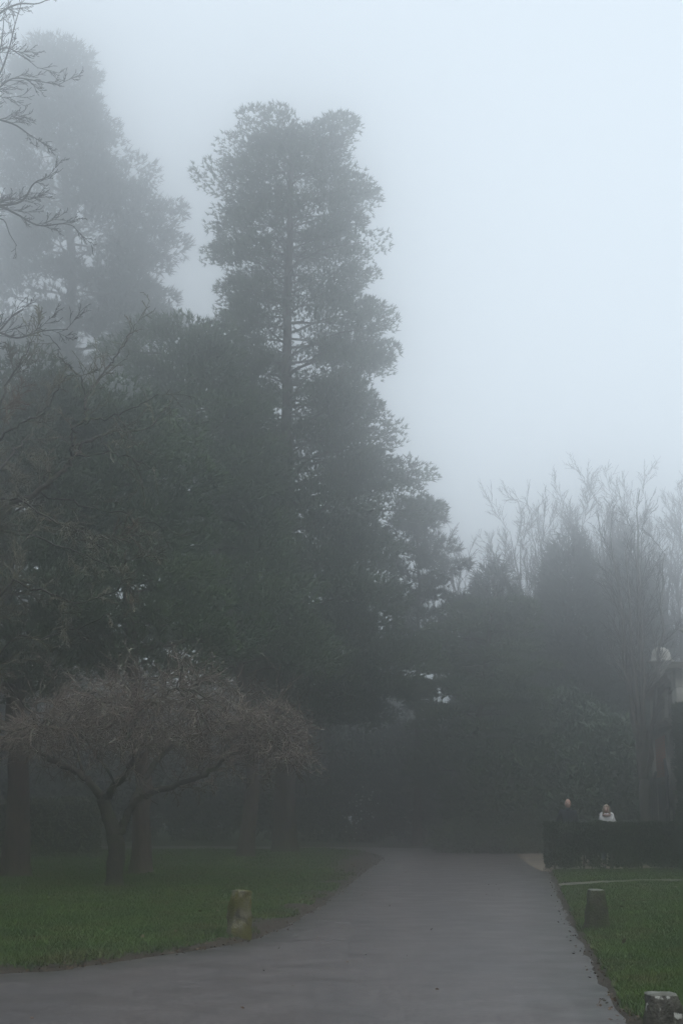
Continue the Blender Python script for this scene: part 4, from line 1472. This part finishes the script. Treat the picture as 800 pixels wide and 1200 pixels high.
def ball(b, c, rx, ry, rz, n=14, k=9, fn=None):
    th = np.linspace(0, math.pi, k)
    a = np.arange(n) * 2 * math.pi / n
    v = np.stack([np.sin(th)[:, None] * np.cos(a), np.sin(th)[:, None] * np.sin(a), np.cos(th)[:, None] + 0 * a], -1).reshape(-1, 3)
    if fn is not None:
        v = fn(v)
    i, j = np.meshgrid(np.arange(k - 1), np.arange(n), indexing='ij')
    j2 = (j + 1) % n
    b.add(v * np.array([rx, ry, rz]) + np.array(c), None, np.stack([i * n + j, (i + 1) * n + j, (i + 1) * n + j2, i * n + j2], -1).reshape(-1, 4))


def person(label, px, Y, height, rz, coat, legs, woman):
    s = height / 1.75
    x = at(px, 945, Y)[0]
    o = thing('person', (x, Y, 0.006), label, 'person', None, rz)
    sw = 0.19 if not woman else 0.165
    # facing -Y; mid stride
    J = {'pelvis': (0, 0, .95), 'waist': (0, 0, 1.08), 'chest': (0, -.01, 1.30), 'neck0': (0, .0, 1.46), 'neck1': (0, -.02, 1.55),
         'sl': (-sw, 0, 1.42), 'sr': (sw, 0, 1.42), 'el': (-sw - .06, .05, 1.13), 'er': (sw + .06, .03, 1.13),
         'wl': (-sw - .02, -.12, .92), 'wr': (sw - .02, -.2, .98),
         'hl': (-.09, 0, .90), 'hr': (.09, 0, .90), 'kl': (-.10, -.10, .50), 'kr': (.10, .03, .50),
         'al': (-.10, -.12, .09), 'ar': (.10, .22, .13), 'tl': (-.11, -.29, .035), 'tr': (.11, .07, .035)}
    if woman:
        J['wr'] = (.06, -.24, 1.06)
        J['wl'] = (-.08, -.24, 1.05)
    J = {k: tuple(np.array(v) * s) for k, v in J.items()}
    names = list(J)
    ix = {k: i for i, k in enumerate(names)}

    def chain(keys, pairs, rad):
        loc_ = {k: i for i, k in enumerate(keys)}
        return skin_mesh([J[k] for k in keys], [(loc_[a], loc_[c]) for a, c in pairs], [tuple(np.atleast_1d(rad[k]) * np.ones(2) * s) for k in keys])
    full = [('pelvis', 'waist'), ('waist', 'chest'), ('chest', 'neck0'), ('neck0', 'neck1'), ('chest', 'sl'), ('chest', 'sr'), ('sl', 'el'), ('sr', 'er'), ('el', 'wl'), ('er', 'wr'),
            ('pelvis', 'hl'), ('pelvis', 'hr'), ('hl', 'kl'), ('hr', 'kr'), ('kl', 'al'), ('kr', 'ar'), ('al', 'tl'), ('ar', 'tr')]
    rad = dict(pelvis=(.14, .10), waist=(.13, .095), chest=(.15, .105), neck0=.065, neck1=.055, sl=.062, sr=.062, el=.043, er=.043, wl=.028, wr=.028, hl=.085, hr=.085, kl=.055, kr=.055, al=.038, ar=.038, tl=.03, tr=.03)
    v, f = chain(names, full, rad)
    body = MB()
    add_faces(body, v, f)

    def face(v):
        v = v.copy()
        fr = np.clip(-v[:, 1], 0, 1)
        v[:, 0] *= 1 - 0.18 * np.clip(-v[:, 2], 0, 1)
        v[:, 1] -= 0.06 * fr * np.exp(-((v[:, 2] + .7) / .25) ** 2)
        return v
    hc = np.array([0, -.045, 1.635]) * s
    ball(body, hc, .076 * s, .098 * s, .118 * s, 18, 13, face)
    ball(body, hc + np.array([0, -.10, -.015]) * s, .014 * s, .024 * s, .026 * s, 8, 6)      # nose
    for e in (-1, 1):
        ball(body, hc + np.array([e * .077, .01, -.005]) * s, .012 * s, .022 * s, .034 * s, 8, 6)   # ears
    ball(body, hc + np.array([0, -.088, -.062]) * s, .024 * s, .012 * s, .009 * s, 8, 6)      # mouth
    for sd, w, e in (('l', 'wl', 'el'), ('r', 'wr', 'er')):
        W, E = np.array(J[w]), np.array(J[e])
        d = unit(W - E)
        side = unit(np.cross(d, (0, 0, 1.0)))
        up = np.cross(side, d)
        pc = W + d * .05 * s
        body.tube([W - d * .01, W + d * .03 * s, pc + d * .045 * s], [.03 * s, .038 * s, .034 * s], 8)
        for q, (o_, ln_) in enumerate(((-.026, .062), (-.009, .074), (.009, .07), (.026, .055))):
            p0 = pc + d * .03 * s + side * o_ * s
            body.tube([p0, p0 + d * ln_ * .55 * s, p0 + d * ln_ * .9 * s - up * .02 * s], [.0105 * s, .0095 * s, .008 * s], 6)
        p0 = W + d * .02 * s + side * .03 * s
        body.tube([p0, p0 + (d * .03 + side * .022) * s, p0 + (d * .06 + side * .02 - up * .012) * s], [.012 * s, .011 * s, .009 * s], 6)
    bo = body.build('body', M['skin'], o, True)
    rm = bo.modifiers.new('remesh', 'REMESH')
    rm.mode = 'VOXEL'
    rm.voxel_size = 0.009
    rm.use_smooth_shade = True
    # coat over torso and arms
    ck = ['pelvis', 'waist', 'chest', 'neck0', 'sl', 'sr', 'el', 'er', 'wl', 'wr']
    cp = [p for p in full if p[0] in ck and p[1] in ck]
    cr = dict(pelvis=(.185, .145), waist=(.175, .135), chest=(.185, .14), neck0=.085, sl=.085, sr=.085, el=.066, er=.066, wl=.05, wr=.05)
    v, f = chain(ck, cp, cr)
    c = MB()
    add_faces(c, v, f)
    co = c.build('jacket' if not woman else 'coat', M[coat], o, True)
    cb = MB()
    cb.lathe([(.085 * s, 0), (.098 * s, .03 * s), (.088 * s, .075 * s), (.07 * s, .07 * s)], np.array([0, -.01, 1.455]) * s, 14)
    cb.build('collar', M[coat], co, True)
    lk = ['pelvis', 'hl', 'hr', 'kl', 'kr', 'al', 'ar']
    lp = [p for p in full if p[0] in lk and p[1] in lk]
    v, f = chain(lk, lp, dict(pelvis=(.155, .115), hl=.105, hr=.105, kl=.075, kr=.075, al=.062, ar=.062))
    l = MB()
    add_faces(l, v, f)
    l.build('trousers', M[legs], o, True)
    for a, t in (('al', 'tl'), ('ar', 'tr')):
        A, T = np.array(J[a]), np.array(J[t])
        b = MB()
        b.tube([A + (0, .06 * s, -.03 * s), A + (0, 0, -.03 * s), (A + T) / 2 + (0, 0, -.005), T, T + unit(T - A) * .03], [.03 * s, .05 * s, .047 * s, .042 * s, .02 * s], 10)
        b.build('shoe', M['shoe'], o, True)
    for e in (-1, 1):
        b = MB()
        ball(b, hc + np.array([e * .031, -.09, .012]) * s, .011 * s, .008 * s, .008 * s, 8, 6)
        b.build('eye', M['shoe'], o, True)
    if woman:
        h = MB()

        def hairfn(v):
            v = v.copy()
            front = (v[:, 1] < -0.35) & (v[:, 2] < 0.45)
            v[front, 1] = -0.35 - 0.1 * v[front, 2]
            return v
        ball(h, hc + np.array([0, .014, .016]) * s, .102 * s, .116 * s, .126 * s, 18, 13, hairfn)
        for e in (-1, 1):
            h.tube(np.array([hc + np.array([e * .07, .0, .06]) * s, hc + np.array([e * .088, -.01, -.04]) * s, hc + np.array([e * .082, -.02, -.14]) * s]), [.03 * s, .034 * s, .02 * s], 8)
        h.build('hair', M['hair'], o, True)
        hd = MB()                               # hood lying on the shoulders
        a = np.linspace(-0.35, math.pi + 0.35, 13)
        hd.tube([(math.cos(t) * .15 * s, math.sin(t) * .12 * s - .0, (1.47 + .05 * math.sin(max(0, t))) * s) for t in a], [.035 * s] + [.055 * s] * 11 + [.035 * s], 9)
        hd.build('hood', M[coat], co, True)
        sc_ = MB()
        sc_.tube([(math.cos(t) * .095 * s, math.sin(t) * .085 * s - .035 * s, (1.485 - .02 * math.sin(-t)) * s) for t in np.linspace(math.pi, 2 * math.pi, 9)], [.03 * s] + [.032 * s] * 7 + [.024 * s], 8)
        sc_.build('scarf', M['scarf'], o, True)
    return o


person('bald person in a dark navy jacket walking behind the low hedge', 664.5, 37.6, 1.73, math.radians(8), 'navy', 'trousers', False)
person('fair haired person in a white hooded coat walking behind the low hedge', 710, 37.2, 1.58, math.radians(-14), 'white_coat', 'jeans', True)

# ------------------------------------------------------------------ litter
lb = MB()
m = 150
P = np.column_stack([rng.uniform(-4.5, 5, m), 9 + 36 * rng.uniform(0, 1, m) ** 1.6])
P = P[seg_dist(P, road_poly) < -0.05]
P3 = np.column_stack([P, np.full(len(P), 0.006)])
D = np.column_stack([rng.normal(size=(len(P), 2)), np.full(len(P), 0.12)])
lb.leaves(P3, unit(D), 1, 0.045, 0.022, 0.1)
m = 420
P = np.column_stack([rng.uniform(-7, 9, m), 9 + 36 * rng.uniform(0, 1, m) ** 1.5])
Pd = hard_dist(P)
P, Pd = P[Pd > 0.1], Pd[Pd > 0.1]
lb.leaves(np.column_stack([P, ground_height(P, Pd) + 0.035]), unit(np.column_stack([rng.normal(size=(len(P), 2)), rng.uniform(-0.2, 0.4, len(P))])), 1, 0.07, 0.045, 0.2)
# leaf litter gathered along the edges
e = np.array(right_edge + lawn_back)
e = e[(e[:, 1] > 8) & (e[:, 1] < 53) & (np.abs(e[:, 0]) < 12)]
k = rng.integers(0, len(e) - 1, 1500)
Q = e[k] + (e[np.minimum(k + 1, len(e) - 1)] - e[k]) * rng.uniform(0, 1, (1500, 1))
Q = Q + rng.normal(0, 0.07, (1500, 2))
Qd = hard_dist(Q)
Q3 = np.column_stack([Q, np.maximum(0.008, ground_height(Q, Qd) + 0.008)])
lb.leaves(Q3, unit(np.column_stack([rng.normal(size=(1500, 2)), rng.uniform(0, 0.5, 1500)])), 1, 0.038, 0.022, 0.2)
tag(lb.build('fallen_leaves', M['deadleaf']), 'scattered brown dead leaves along the drive', 'leaves', kind='stuff')

# ------------------------------------------------------------------ fog
hb = MB()
hb.box(-112, 112, -64, 116, -1.2, 45)
hm = bpy.data.materials.new('fog')
hm.use_nodes = True
hn, hl = hm.node_tree.nodes, hm.node_tree.links
hn.clear()
ho = hn.new('ShaderNodeOutputMaterial')
pv = hn.new('ShaderNodeVolumePrincipled')
pv.inputs['Color'].default_value = (1.0, 1.0, 1.0, 1)
pv.inputs['Density'].default_value = HAZE_DENSITY
pv.inputs['Anisotropy'].default_value = HAZE_G
hl.new(pv.outputs[0], ho.inputs['Volume'])
hz = hb.build('haze', hm)
tag(hz, 'thin pale fog filling the whole park', 'fog', kind='stuff')
